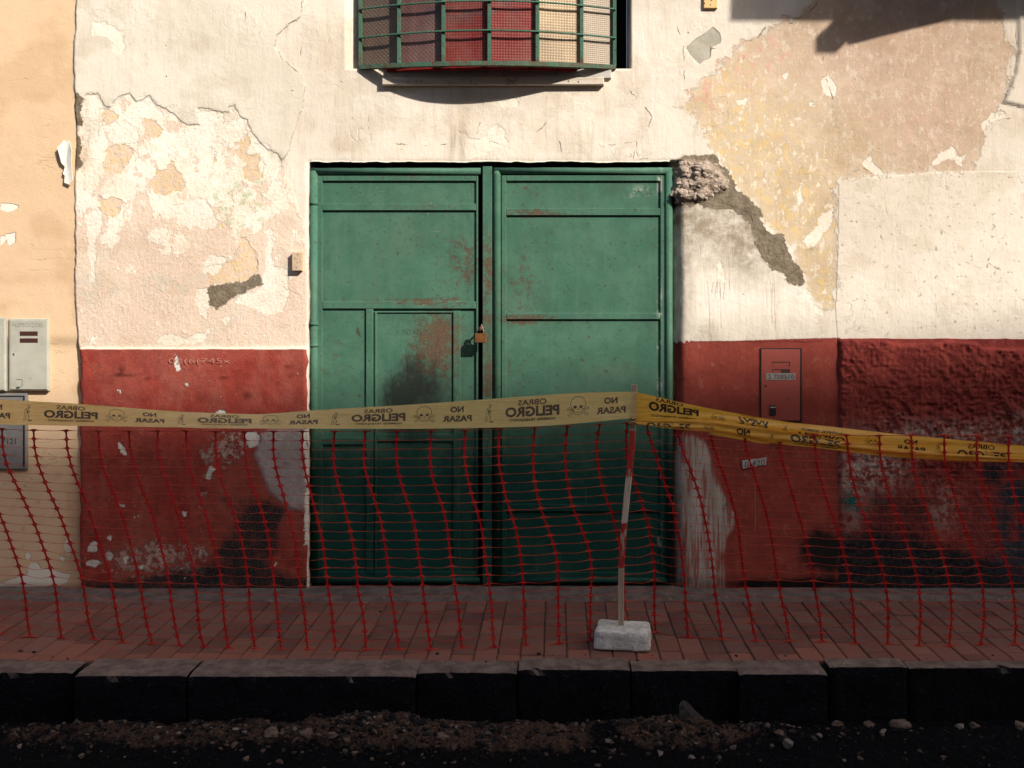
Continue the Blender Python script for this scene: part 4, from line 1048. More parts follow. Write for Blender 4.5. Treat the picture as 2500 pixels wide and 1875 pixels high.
# ------------------------------------------------------------------ block, tag and stickers on the wall
jb = MB().pxbox(712.5, 615.5, 737, 661, .0, -.030, .002).build("wall_block", M['brickblock'])
tag(jb, "small bare brick coloured block stuck on the plaster left of the gate", "block")
for a, b in ((727, 621), (720, 630), (723, 633), (726, 641), (724, 653)):
    MB().tube([W(a, b, -.029), W(a, b, -.0312)], .0028, 6).build("screw_hole", M['black'], jb)
yk = MB().pxbox(1718, -22, 1752, 20, .0, -.016, .003).build("wall_block", M['yellowblock'])
tag(yk, "yellow block with dark screw holes set high in the plaster right of the window", "block")
for a, b in ((1737, 1), (1734.5, 12), (1720, 8)):
    MB().tube([W(a, b, -.015), W(a, b, -.0172)], .004, 6).build("screw_hole", M['black'], yk)

def meter(x0, y0, x1, y1, y_front, mat, label, slots, hole, latch, name="meter_box"):
    c = W((x0 + x1) / 2, y1, 0)
    e = empty(name, c, label, "meter box", "electricity meter boxes on the ochre wall")
    MB().pxbox(x0, y0, x1, y1, .03, y_front + .006, .002).build("case", mat, e)
    dr = MB().pxbox(x0 + 3, y0 + 3, x1 - 3, y1 - 3, y_front + .007, y_front, .0015).build("door", mat, e)
    for s4 in slots: MB().pxbox(*s4, y_front + .001, y_front - .0007, .0003).build("viewing_slot", M['slot'], dr)
    if hole: MB().tube([W(hole[0], hole[1], y_front + .002), W(hole[0], hole[1], y_front - .001)], .0058, 10).build("keyhole", M['black'], dr)
    if latch:
        fl = Flat(); a, b, c_, d_ = latch
        fl.stroke([(X(a), Z(b)), (X(c_), Z(b)), (X(c_), Z(d_))], .0028).fill([(X(a - 2), Z(d_ + 6)), (X(a), Z(d_)), (X(a + 4), Z(d_ + 2)), (X(c_ - 2), Z(d_ - 1)), (X(a + 5), Z(d_ + 5))])
        fl.mapped(lambda u, v: (u, y_front - .0009, v), "latch", M['black'], dr)
    return e, dr
e1, d1 = meter(21, 778, 118, 954, -.012, M['meter'], "grey meter box with two brown slots, upper box on the ochre wall",
               [(48, 809, 92, 820), (48, 826, 92, 837)], (34, 865), (44, 926, 57, 943))
Flat().text("N2PEOQZE", X(68), Z(794), .155, .026, -.028).mapped(lambda u, v: (u, -.0129, v), "worn_lettering", M['ink'], d1)
e2, d2 = meter(-84, 775, 14, 955, -.016, M['meter'], "grey meter box cut off by the left edge of the photo", [(-60, 809, -18, 820), (-60, 826, -18, 837)], (-70, 865), None)
e3, d3 = meter(-42, 960, 66, 1148, .000, M['meter_dk'], "dark grey meter box numbered 7121 behind the tape and netting", [(-14, 985, 30, 995)], None, None)
Flat().text("4", X(-6), Z(1077), .018, .030, .0).text("7121", X(22), Z(1077.5), .075, .030, 0.0).mapped(lambda u, v: (u, -.0009, v), "number", M['black'], d3)
MB().pxbox(56, 966, 60, 1140, .001, -.0016, .0004).build("door_gap", M['black'], d3)
MB().pxbox(-42, 966, 56, 969, .001, -.0016, .0004).build("door_gap", M['black'], d3)

mc = empty("meter_cabinet", W(1907, 1030, 0), "flush meter cabinet painted red like the wall, with a grey number strip", "meter cabinet")
MB().pxbox(1856, 850, 1958, 1031, .02, -.0055, .001).build("frame", M['black'], mc)
md = MB().pxbox(1858.5, 853, 1953, 1027, -.004, -.0078, .0015).build("door", M['red_door'], mc)
for s4 in ((1885, 883, 1929, 895), (1885, 901, 1929, 912)): MB().pxbox(*s4, -.007, -.0084, .0003).build("viewing_slot", M['slot'], md)
for s4 in ((1886, 886, 1926, 895), (1886, 904, 1906, 912)): MB().pxbox(*s4, -.0082, -.0087, .0002).build("slot_pane", M['red_door'], md)
MB().tube([W(1869, 942, -.006), W(1869, 942, -.0088)], .0062, 10).build("keyhole", M['black'], md)
ltc = MB().pxbox(1880, 990, 1895, 1014, -.007, -.014, .002).build("latch", M['black'], md)
MB().pxbox(1881, 993.5, 1894, 995.5, -.0138, -.0150, .0004).build("latch_glint", M['paper'], md)
npl = MB().pxbox(1870, 911, 1942, 928, -.0078, -.0096, .0004).build("number_plate", M['plate'], md)
Flat().text("2 708510", X(1906), Z(919.5), .145, .026, .012).mapped(lambda u, v: (u, -.0103, v), "number", M['ink'], md)
st = empty("paper_label", W(1842, 1140, -.004), "crooked strip of paper handwritten 0-420 stuck on the red wall", "paper label")
a = [W(1812, 1124, -.0075), W(1872, 1117, -.006), W(1870, 1135, -.006), W(1813, 1144, -.008)]
mb = MB(); mb.add(a + [v + Vector((0, .001, 0)) for v in a], [(3, 2, 1, 0), (4, 5, 6, 7), (0, 1, 5, 4), (1, 2, 6, 5), (2, 3, 7, 6), (3, 0, 4, 7)]); recalc(mb.build("paper", M['paper'], st))
Flat().text("0-420", 0, 0, .112, .03, 0).mapped(lambda u, v: (X(1842) + u, -.0092, Z(1130.5) + v + u * .12), "handwriting", M['ink'], st)
# chalk numbers and scratches on the dados
fl = Flat()
fl.text("02(6(745x", X(490), Z(882), .34, .036, -.012)
fl.mapped(lambda u, v: (u, -.0195, v), "chalk_writing", M['chalk'], house)
Flat().stroke([(X(1842.5), Z(1178)), (X(1843.5), Z(1296))], .0026).mapped(lambda u, v: (u, -.0075, v), "scratch_line", M['chalk'], house)

# ------------------------------------------------------------------ ground, pavement, kerb, road
KY0, KY1 = -1.130, -1.300
mb = MB(); mb.box(-60, 60, -13.9, -4.5, -.60, -.235)
tag(mb.build("street", mat_simple("dark_asphalt", (.02, .019, .019), (.015, .0145, .015), .95, 6, .01)), None, None, None, "structure")
mb = MB(); mb.add([(-150, -150, -.62), (150, -150, -.62), (150, 150, -.62), (-150, 150, -.62)], [(0, 1, 2, 3)])
tag(mb.build("ground", mat_simple("earth", (.10, .08, .06), (.14, .11, .085), .95, .5, .02)), None, None, None, "structure")
bed = MB(); bed.box(-4.6, 4.6, KY0 + .001, .02, -.30, -.010); tag(bed.build("pavement_bed", M['joint']), None, None, None, "structure")
pv = MB(); tone = []
rs = random.Random(11)
bw, bl = .1045, .212
xx = -4.2
ci = 0
while xx < 4.4:
    y0 = -.215; off = rs.uniform(0, bl) if ci % 2 else rs.uniform(.0, .05)
    yy = y0 + off - bl * 0
    yy = -.215; first = bl - (off % bl)
    yend = KY0 + .004
    seg = yy
    while seg > yend + .004:
        ln_ = first if seg == yy else bl
        if ln_ < .03: ln_ += bl
        nxt = max(seg - ln_, yend)
        if nxt - yend < .035: nxt = yend
        skew = .0
        lift = rs.gauss(0, .0012) + (-.004 if rs.random() < .04 else 0)
        g = .0022
        pv.brick(xx + g + rs.uniform(-.0012, .0012), xx + bw - g + rs.uniform(-.0012, .0012), nxt + g * rs.uniform(.5, 1.2), seg - g * rs.uniform(.5, 1.2), -.02, lift, .0045, .0008)
        front = max(0, min(1, ((seg + nxt) / 2 + .86) / -.22))
        tone.append((rs.random(), front, rs.random()))
        seg = nxt; first = -1
        if seg <= yend + 1e-6: break
        yy = None
    xx += bw; ci += 1
o = pv.build("pavement", None)
me = o.data
tn = np.repeat(np.array(tone), 12, axis=0)
ta = me.attributes.new("tone", 'FLOAT_COLOR', 'POINT'); ta.data.foreach_set("color", np.concatenate([tn, np.ones((len(tn), 1))], 1).astype(np.float32).ravel())
def mat_paver():
    n = N("brick_pavers")
    sp = n.t.nodes.new("ShaderNodeSeparateColor"); n._in(sp.inputs[0], n.attr('tone', True)); r, f, b = sp.outputs
    col = n.mix(r, (.12, .046, .036), (.225, .092, .066))
    col = n.mix(n.mul(n.ss(n.add(n.mul(b, .6), n.mul(f, .6)), .55, .95), .75), col, (.27, .10, .065))
    dust = n.ss(n.add(n.noise(5, 8, .7), n.mul(f, -.16)), .38, .62)
    col = n.mix(n.mul(dust, .5), col, (.165, .105, .088))
    col = n.mix(n.mul(n.ss(n.noise(26, 8, .72), .58, .68), .55), col, (.10, .055, .042))
    red = n.mul(n.ss(n.noise(3.2, 8, .75, vec=n.scaled(1, 2.2, 1, (3, 1, 0))), .575, .66), .8)
    col = n.mix(red, col, (.27, .07, .05))
    col = n.mix(n.mul(n.ss(n.vor(11, vec=n.warp(.05, 18)), .03, .05, 1, 0), n.ss(n.noise(2), .5, .56)), col, (.02, .018, .018))
    lite = n.mul(n.ss(n.noise(2.6, 7, .7, vec=n.scaled(1, 6, 1, (7, 2, 0))), .68, .74), .5)
    col = n.mix(lite, col, (.36, .30, .26))
    return n.out(col, .85, n.add(n.noise(30, 7, .7), n.mul(n.noise(160, 4), .6), n.mul(n.noise(70, 6, .7), .8)), .009, 1.0, spec=.25)
me.materials.append(mat_paver()); tag(o, None, None, None, "structure")
# cement strip along the foot of the wall
xs_ = np.arange(-4.4, 4.4, .02); ts = np.linspace(0, 1, 9)
gx, gt = np.meshgrid(xs_, ts, indexing='ij'); fx = gx.ravel(); ft = gt.ravel()
fe = -.20 - .03 * sstep(-fx, 0.6, 1.2) + .03 * (fbm(fx, fx * 0, 3, 4, 3) - .5)
yy = .10 + ft * (fe - .10); zz = .008 + .007 * (fbm(fx, yy, 9, 4, 6) - .5) + .014 * np.exp(-np.abs(yy) / .03) * fbm(fx, yy, 6, 3, 16)
zz = np.where(ft > .99, -.008, zz)
n1, n2 = gx.shape; id_ = np.arange(n1 * n2).reshape(n1, n2)
o = link("cement_strip", np_mesh("cement_strip", np.stack([fx, yy, zz], 1), np.stack([id_[:-1, :-1], id_[:-1, 1:], id_[1:, 1:], id_[1:, :-1]], -1).reshape(-1, 4)), M['cement'])
tag(o, None, None, None, "structure")
# kerb of big worn stones: (front left px, front right px, back row py, front row py)
kst = [(-700, -330, 1622, 1648), (-330, 0, 1622, 1648), (-60, 176, 1623, 1650), (182, 454, 1630, 1658), (460, 1014, 1636, 1659), (1019, 1262, 1631, 1650), (1266, 1538, 1624, 1643), (1543, 1800, 1624, 1645), (1805, 2021, 1614, 1654), (2026, 2216, 1613, 1636), (2221, 2520, 1613, 1638), (2526, 2900, 1613, 1640)]
kb_v, kb_q, base = [], [], 0
def kdepth(py_, z_): return -D + (CZ - z_) * D * PPM / (py_ - 750)
for k, (a, b, pb, pf) in enumerate(kst):
    zt = .004 + .006 * math.sin(k * 2.3)
    yf, yb_ = kdepth(pf - 9, zt), KY0 + .012
    x0 = CX + (a - 1360) * (D + yf) / (D * PPM); x1 = CX + (b - 1360) * (D + yf) / (D * PPM)
    nu, nt, nf = max(10, int((x1 - x0) / .018)), 10, 16
    u = np.linspace(0, 1, nu); prof = []
    for i in range(nt): prof.append((yb_ + (yf - yb_) * i / (nt - 1), zt))
    for i in range(1, nf): prof.append((yf - .014 * (i > 0) * (i / nf), zt - .34 * i / (nf - 1)))
    pr = np.array(prof); gu, gp = np.meshgrid(u, np.arange(len(pr)), indexing='ij')
    X_ = x0 + gu * (x1 - x0); Y_ = pr[gp.astype(int), 0]; Z_ = pr[gp.astype(int), 1]
    edge = np.exp(-((gp - (nt - 1)) / 1.2) ** 2); end = np.exp(-np.minimum(gu, 1 - gu) * (x1 - x0) / .012)
    nn = fbm(X_.ravel(), (Y_ - Z_).ravel(), 10, 4, 40 + k).reshape(X_.shape) - .5
    n3 = fbm(X_.ravel(), (Y_ - Z_).ravel(), 34, 3, 50 + k).reshape(X_.shape) - .5
    top = (gp <= nt - 1)
    Z_ = Z_ + np.where(top, .010 * nn + .005 * n3, 0) - edge * (.003 + .020 * np.clip(nn + n3 * .8, 0, 1)) - end * .004 * (gp < nt + 2)
    Y_ = Y_ - np.where(~top, .030 * nn + .014 * n3, 0) + edge * (.002 + .03 * np.clip(nn + n3 * .8, 0, 1)) + end * .006 * (~top)
    X_ = X_ + end * np.where(gu < .5, 1, -1) * 0
    ids = base + np.arange(nu * len(pr)).reshape(nu, len(pr))
    kb_v.append(np.stack([X_.ravel(), Y_.ravel(), Z_.ravel()], 1))
    kb_q.append(np.stack([ids[:-1, :-1], ids[:-1, 1:], ids[1:, 1:], ids[1:, :-1]], -1).reshape(-1, 4)); base += nu * len(pr)
def mat_kerb():
    n = N("kerb_stone_worn")
    mid, fine = n.noise(12, 8, .7), n.noise(90, 5, .65)
    nz_ = n.t.nodes.new("ShaderNodeNewGeometry"); sp = n.t.nodes.new("ShaderNodeSeparateXYZ"); n._in(sp.inputs[0], nz_.outputs['True Normal'])
    face_shade = n.ss(n.add(sp.outputs[2], n.mul(n.m('SUBTRACT', mid, .5), .5)), .80, .50)           # shade painted into the colour of the steep faces below the arris
    top = n.mix(n.ss(mid, .35, .65), (.25, .18, .15), (.13, .095, .08))
    top = n.mix(n.ss(n.noise(9, 8, .75), .62, .68), top, (.34, .31, .28)); top = n.mix(n.ss(n.noise(26, 8, .75), .6, .67), top, (.05, .045, .045))
    side = n.mix(n.ss(fine, .4, .68), (.003, .003, .004), (.010, .011, .014)); side = n.mix(n.mul(n.ss(n.noise(1, 8, .75, vec=n.scaled(30, 30, 55)), .58, .68), .8), side, (.035, .042, .055))
    return n.out(n.mix(face_shade, top, side), .9, n.add(mid, n.mul(fine, .9), n.mul(n.noise(35, 8, .7), 1.4)), .014, 1.0, spec=.06)
o = link("kerb", np_mesh("kerb", np.concatenate(kb_v), np.concatenate(kb_q)), mat_kerb()); tag(o, None, None, None, "structure")
mb = MB(); mb.box(-4.5, 4.5, KY0 + .012, KY0 - .03, -.34, -.03); tag(mb.build("kerb_bed", M['dark']), None, None, None, "structure")
# dug-up road surface
xs_ = np.concatenate([np.arange(-4.4, -2.6, .05), np.arange(-2.6, 3.0, .012), np.arange(3.0, 4.6, .05)]); ys_ = np.concatenate([np.arange(-1.24, -2.1, -.012), np.arange(-2.1, -4.6, -.06)])
gx, gy = np.meshgrid(xs_, ys_, indexing='ij'); fx, fy = gx.ravel(), gy.ravel()
def road_z(fx, fy):
    bank = np.exp(-((fy + 1.42) / .11) ** 2)
    prof = np.interp(fx, [-3, -1.9, -1.2, -.5, -.1, .35, .8, 1.3, 2.0, 3.0], [.05, .05, .07, .10, .075, .055, .075, .045, .02, .05])
    return -.225 + bank * prof * (.55 + .9 * fbm(fx, fy, 6, 3, 77)) + .022 * (fbm(fx, fy, 14, 4, 78) - .5) + .018 * (fbm(fx, fy, 30, 3, 178) - .5) + .016 * np.clip(vnoise(fx, fy, 38, 79) - .5, 0, 1)
fz = road_z(fx, fy)
n1, n2 = gx.shape; id_ = np.arange(n1 * n2).reshape(n1, n2)
brown = np.clip(np.exp(-((fy + 1.45) / .13) ** 2) * np.interp(fx, [-3, -1.9, -1.4, -.8, -.45, .1, .3, .45, .6, .9, 1.1, 1.6, 3], [.45, .65, .8, .8, 1.1, 1.05, .95, .5, .95, .9, .5, .35, .5]), 0, 1)
def mat_road():
    n = N("dug_up_road")
    mid, fine = n.noise(22, 8, .72), n.noise(110, 6, .7)
    col = n.mix(n.ss(fine, .35, .65), (.005, .005, .006), (.014, .0135, .015))
    f = n.ss(n.m('MULTIPLY_ADD', n.noise(16, 9, .75), .9, n.mul(n.attr('brown'), .55)), .72, .90)
    col = n.mix(f, col, n.mix(n.ss(fine, .4, .6), (.145, .085, .06), (.05, .032, .025)))
    col = n.mix(n.ss(n.noise(75, 6, .75), .64, .69), col, (.15, .115, .09))
    return n.out(col, .95, n.add(mid, n.mul(fine, 1.2), n.mul(n.noise(48, 8, .75), 1.5)), .022, 1.0, spec=.02)
o = link("road", np_mesh("road", np.stack([fx, fy, fz], 1), np.stack([id_[:-1, :-1], id_[:-1, 1:], id_[1:, 1:], id_[1:, :-1]], -1).reshape(-1, 4), {'brown': brown}), mat_road()); tag(o, None, None, None, "structure")
# gravel (past counting) and the bigger stones one by one
ico_v = []; 
import bmesh
bm = bmesh.new(); bmesh.ops.create_icosphere(bm, subdivisions=1, radius=1.0); IV = np.array([v.co[:] for v in bm.verts]); IF = [tuple(v.index for v in f.verts) for f in bm.faces]; bm.free()
bm = bmesh.new(); bmesh.ops.create_icosphere(bm, subdivisions=3, radius=1.0); IV3 = np.array([v.co[:] for v in bm.verts]); IF3 = [tuple(v.index for v in f.verts) for f in bm.faces]; bm.free()
rn = np.random.RandomState(5)
gv, gf = [], []
for k in range(4200):
    a = rn.uniform(-2.9, 3.1); b = -1.34 - abs(rn.normal(0, .17)) if k % 5 else rn.uniform(-1.95, -1.33)
    if rn.rand() > np.interp(a, [-3, -1.2, -.3, .4, .9, 1.6, 3], [.35, .6, 1, .8, .7, .35, .4]): continue
    if b < -1.62 and rn.rand() > .35: continue
    s = .0022 + .0085 * rn.rand() ** 3.0
    zz = float(road_z(np.array([a]), np.array([b]))[0])
    V = IV * (1 + .45 * (rn.rand(len(IV), 1) - .5) * 2) * s * np.array([1.2, .8, .6]) * (0.8 + .5 * rn.rand(3))
    th = rn.rand() * 6.28; cs, sn = math.cos(th), math.sin(th)
    V = np.stack([V[:, 0] * cs - V[:, 1] * sn, V[:, 0] * sn + V[:, 1] * cs, V[:, 2]], 1) + np.array([a, b, zz + s * .3])
    bse = len(gv) * len(IV); gv.append(V); gf += [tuple(i + bse for i in f) for f in IF]
for k in range(70):                                  # crumbs of tar lying on the pavement's front edge
    a = rn.uniform(-2.8, 3.0); b = rn.uniform(-1.29, -.95) if k % 4 else rn.uniform(-1.3, -.3)
    s = .002 + .008 * rn.rand() ** 3
    V = IV * (1 + .4 * (rn.rand(len(IV), 1) - .5) * 2) * s * np.array([1.2, .9, .7]) + np.array([a, b, s * .35])
    bse = len(gv) * len(IV); gv.append(V); gf += [tuple(i + bse for i in f) for f in IF]
for k in range(900):
    a = rn.choice([rn.normal(-.62, .30), rn.normal(-1.5, .5), rn.normal(.70, .25), rn.normal(-.2, .25)]); b = -1.42 - abs(rn.normal(0, .07))
    s = .004 + .011 * rn.rand() ** 2.2
    zz = float(road_z(np.array([a]), np.array([b]))[0])
    V = IV * (1 + .5 * (rn.rand(len(IV), 1) - .5) * 2) * s * np.array([1.1, .9, .8])
    th = rn.rand() * 6.28; cs, sn = math.cos(th), math.sin(th)
    V = np.stack([V[:, 0] * cs - V[:, 1] * sn, V[:, 0] * sn + V[:, 1] * cs, V[:, 2]], 1) + np.array([a, b, zz + s * .2])
    bse = len(gv) * len(IV); gv.append(V); gf += [tuple(i + bse for i in f) for f in IF]
mb = MB(); mb.v = [tuple(v) for v in np.concatenate(gv)]; mb.f = gf
def mat_gravel():
    n = N("loose_gravel")
    wv = n.t.nodes.new("ShaderNodeNewGeometry").outputs['Random Per Island']
    col = n.mix(n.ss(wv, .45, .85), (.010, .010, .011), (.085, .056, .042)); col = n.mix(n.ss(wv, .955, .99), col, (.17, .13, .105))
    return n.out(col, .95, n.noise(180, 4), .002, 1.0, spec=.1)
tag(mb.build("gravel", mat_gravel()), "loose brown and dark gravel strewn along the gutter", "gravel", None, "stuff")
M['stone'] = mat_simple("sandy_stone", (.085, .056, .043), (.16, .108, .08), .95, 40, .006, spec=.1)
M['stone_pale'] = mat_simple("pale_stone", (.12, .098, .082), (.21, .178, .155), .95, 40, .006, spec=.1)
M['stone_dk'] = mat_simple("tarry_stone", (.018, .016, .016), (.05, .042, .04), .95, 40, .006, spec=.1)
stones = [(745, 1790, .028, 's', "brown clod lying in the gutter left of the heap of sand"), (668, 1790, .030, 's', "rounded brown clod, leftmost big one under the kerb"), (815, 1795, .020, 's', "flat brown clod beside the sand heap"),
          (1075, 1800, .020, 's', "pale brown stone on the right side of the sand heap"), (1925, 1817, .026, 'w', "flat pale broken tile piece lying in the dark gutter"), (2345, 1738, .017, 'w', "small white stone in the black gutter"),
          (2125, 1745, .020, 's', "pointed brown stone leaning under the kerb"), (2200, 1768, .030, 's', "wide crumbly brown clod right of the pointed stone"), (2155, 1785, .018, 'w', "pale pinkish pebble below the crumbly clod"),
          (2002, 1795, .014, 'w', "small white pebble near the flat tile piece"), (2492, 1762, .030, 's', "brown rock at the right edge of the photo"), (1905, 1790, .016, 's', "round reddish brown pebble above the flat tile piece"), (2380, 1720, .018, 's', "brown crumb of earth lodged against the kerb face"),
          (2045, 1725, .022, 's', "orange brown lump of earth clinging to the kerb")]
for k, (a, b, s, kd, lb_) in enumerate(stones):
    yy = -1.42 if b > 1760 else -1.365
    for _ in range(30):
        p = W(a, b, yy); zz = float(road_z(np.array([p.x]), np.array([yy]))[0])
        if p.z > zz + s * .35: yy += .004
        else: yy -= .004
    yy = max(min(yy, -1.345), -1.9)
    p = W(a, b, yy); zz = float(road_z(np.array([p.x]), np.array([yy]))[0]); rn2 = np.random.RandomState(k + 3)
    V = IV3.copy(); dsp = 1 + .7 * (fbm(V[:, 0] * 1.0 + k, V[:, 1] + V[:, 2] * .7, 1.3, 4, 200 + k) - .5)
    for _ in range(9):
        nrm = rn2.normal(size=3); nrm /= np.linalg.norm(nrm); dd = V @ nrm; cut = .45 + .25 * rn2.rand(); V = V - np.outer(np.clip(dd - cut, 0, 9), nrm)
    V = V * dsp[:, None] * s * np.array([1.2 + .4 * rn2.rand(), .95, .9])
    mb = MB(); mb.v = [tuple(v) for v in V]; mb.f = IF3
    o = mb.build("stone", M['stone'] if kd == 's' else M['stone_pale'], None, False); o.location = (p.x, yy, zz + s * .32)
    tag(o, lb_, "stone", "bigger stones in the gutter")
# dark broken slab standing on edge in the rubble
p = W(1690, 1772, -1.40)
mb = MB(); pts = [(-.055, .085), (-.035, .08), (.0, .045), (.035, .02), (.05, -.03), (.0, -.06), (-.05, -.04)]
fv = [(p.x + a, -1.42 + .3 * b, p.z + b) for a, b in pts]; bv = [(a + .02, b + .05, c_) for a, b, c_ in fv]; n_ = len(fv)
mb.add(fv + bv, [tuple(range(n_))[::-1], tuple(range(n_, 2 * n_))] + [(i, (i + 1) % n_, (i + 1) % n_ + n_, i + n_) for i in range(n_)])
tag(recalc(mb.build("slab_fragment", M['stone_dk'])), "dark broken slab fragment standing on edge in the gutter rubble", "slab fragment")

# ------------------------------------------------------------------ stake in its concrete block
post = empty("barrier_post", (.556, -.92, 0), "thin wooden stake with worn red and white bands set in a concrete block", "barrier post")
bx0, bx1, by0, by1, bh = -.131, .131, -.100, .100, .090
ang = R(-8)
nU = 14
bm = bmesh.new(); bmesh.ops.create_cube(bm, size=1.0)
bmesh.ops.subdivide_edges(bm, edges=bm.edges[:], cuts=11, use_grid_fill=True)
V = np.array([v.co[:] for v in bm.verts]) * np.array([.262, .195, .090])
rc = .016; inn = np.clip(V, [-.131 + rc, -.0975 + rc, -.045 + rc], [.131 - rc, .0975 - rc, .045 - rc]); dv = V - inn; ln_ = np.linalg.norm(dv, axis=1, keepdims=True)
V = inn + dv / np.maximum(ln_, 1e-9) * np.minimum(ln_, rc)
V *= 1 - .07 * ((V[:, 2:3] + .045) / .09) * np.array([1, 1, 0])
nn = fbm(V[:, 0] + V[:, 2] * .7, V[:, 1] + V[:, 2], 18, 4, 91) - .5; n4 = fbm(V[:, 0] - V[:, 2], V[:, 1] + V[:, 2] * 1.3, 60, 3, 92) - .5
V = V * (1 + .10 * nn[:, None] + .045 * n4[:, None])
cs, sn = math.cos(ang), math.sin(ang)
V = np.stack([V[:, 0] * cs - V[:, 1] * sn + .556, V[:, 0] * sn + V[:, 1] * cs - .92, V[:, 2] + .047], 1)
F_ = [tuple(v.index for v in f.verts) for f in bm.faces]; bm.free()
mb = MB(); mb.v = [tuple(v) for v in V]; mb.f = F_; mb.build("base_block", M['concrete'], post, True)
sp_ = [(1549, 939, 8.2), (1548, 1000, 7.6), (1546, 1039, 7.2), (1542, 1100, 7.3), (1537.5, 1146, 7.3), (1530, 1218, 7.4), (1525, 1270, 7.2), (1520, 1334, 7.2), (1517.5, 1372, 7.0), (1516, 1445, 7.0), (1516.5, 1528, 7.0)]
YP = [-.955, -.95, -.945, -.94, -.935, -.93, -.925, -.92, -.918, -.915, -.915]
v, f = [], []
for i, ((a, b, hw), yp) in enumerate(zip(sp_, YP)):
    c_ = W(a, b, yp); h2 = hw / PPM * (D + yp) / D; dp = .0075
    v += [(c_.x - h2, c_.y - dp, c_.z), (c_.x + h2 * .72, c_.y - dp, c_.z), (c_.x + h2, c_.y - dp * .4, c_.z), (c_.x + h2, c_.y + dp, c_.z), (c_.x - h2, c_.y + dp, c_.z)]
    if i: q0 = 5 * i - 5; f += [(q0 + k, q0 + (k + 1) % 5, q0 + 5 + (k + 1) % 5, q0 + 5 + k) for k in range(5)]
f += [(0, 1, 2, 3, 4), tuple(5 * len(sp_) - 1 - k for k in range(5))]
def mat_stake():
    n = N("banded_stake"); zc = n.xyz()[2]; g = n.noise(1, 6, .6, vec=n.scaled(70, 70, 4))
    wood = n.mix(n.ss(g, .35, .65), (.31, .225, .165), (.42, .32, .24))
    nzz = n.mul(n.m('SUBTRACT', n.noise(40, 5, .7), .5), .02); zq = n.add(zc, nzz)
    def band(pa, pb): return n.mul(n.ss(zq, W(0, pb, -.93).z - .004, W(0, pb, -.93).z + .004), n.ss(zq, W(0, pa, -.93).z - .004, W(0, pa, -.93).z + .004, 1, 0))
    worn = n.ss(n.noise(1, 6, .7, vec=n.scaled(60, 60, 9)), .36, .46)
    col = n.mix(n.mul(band(1050, 1163), worn), wood, (.36, .03, .025)); col = n.mix(n.mul(band(1163, 1277), worn, .7), col, (.55, .47, .40)); col = n.mix(n.mul(band(1277, 1388), worn), col, (.33, .024, .022))
    col = n.mix(n.ss(zq, W(0, 975, -.93).z, W(0, 955, -.93).z, 0, .0), col, wood)
    return n.out(col, .8, g, .002, 1.0, spec=.2)
mb = MB(); mb.add(v, f); recalc(mb.build("stake", mat_stake(), post))
c_ = W(1545, 1029, -.95)
mb = MB()
for k in range(5):
    a0 = k * 1.3; pts = [(c_.x + (.017 + .004 * math.sin(k * 2 + q)) * math.cos(q + a0), c_.y + .014 * math.sin(q + a0), c_.z + .006 * math.sin(q * 2 + k) + .006 * (k - 2)) for q in np.linspace(0, 6.28, 16)]
    mb.tube(pts, .0042, 6, flat=.6)
mb.build("tie_knot", mat_simple("twisted_tape_knot", (.40, .24, .07), (.30, .16, .06), .5, 40), post, True)

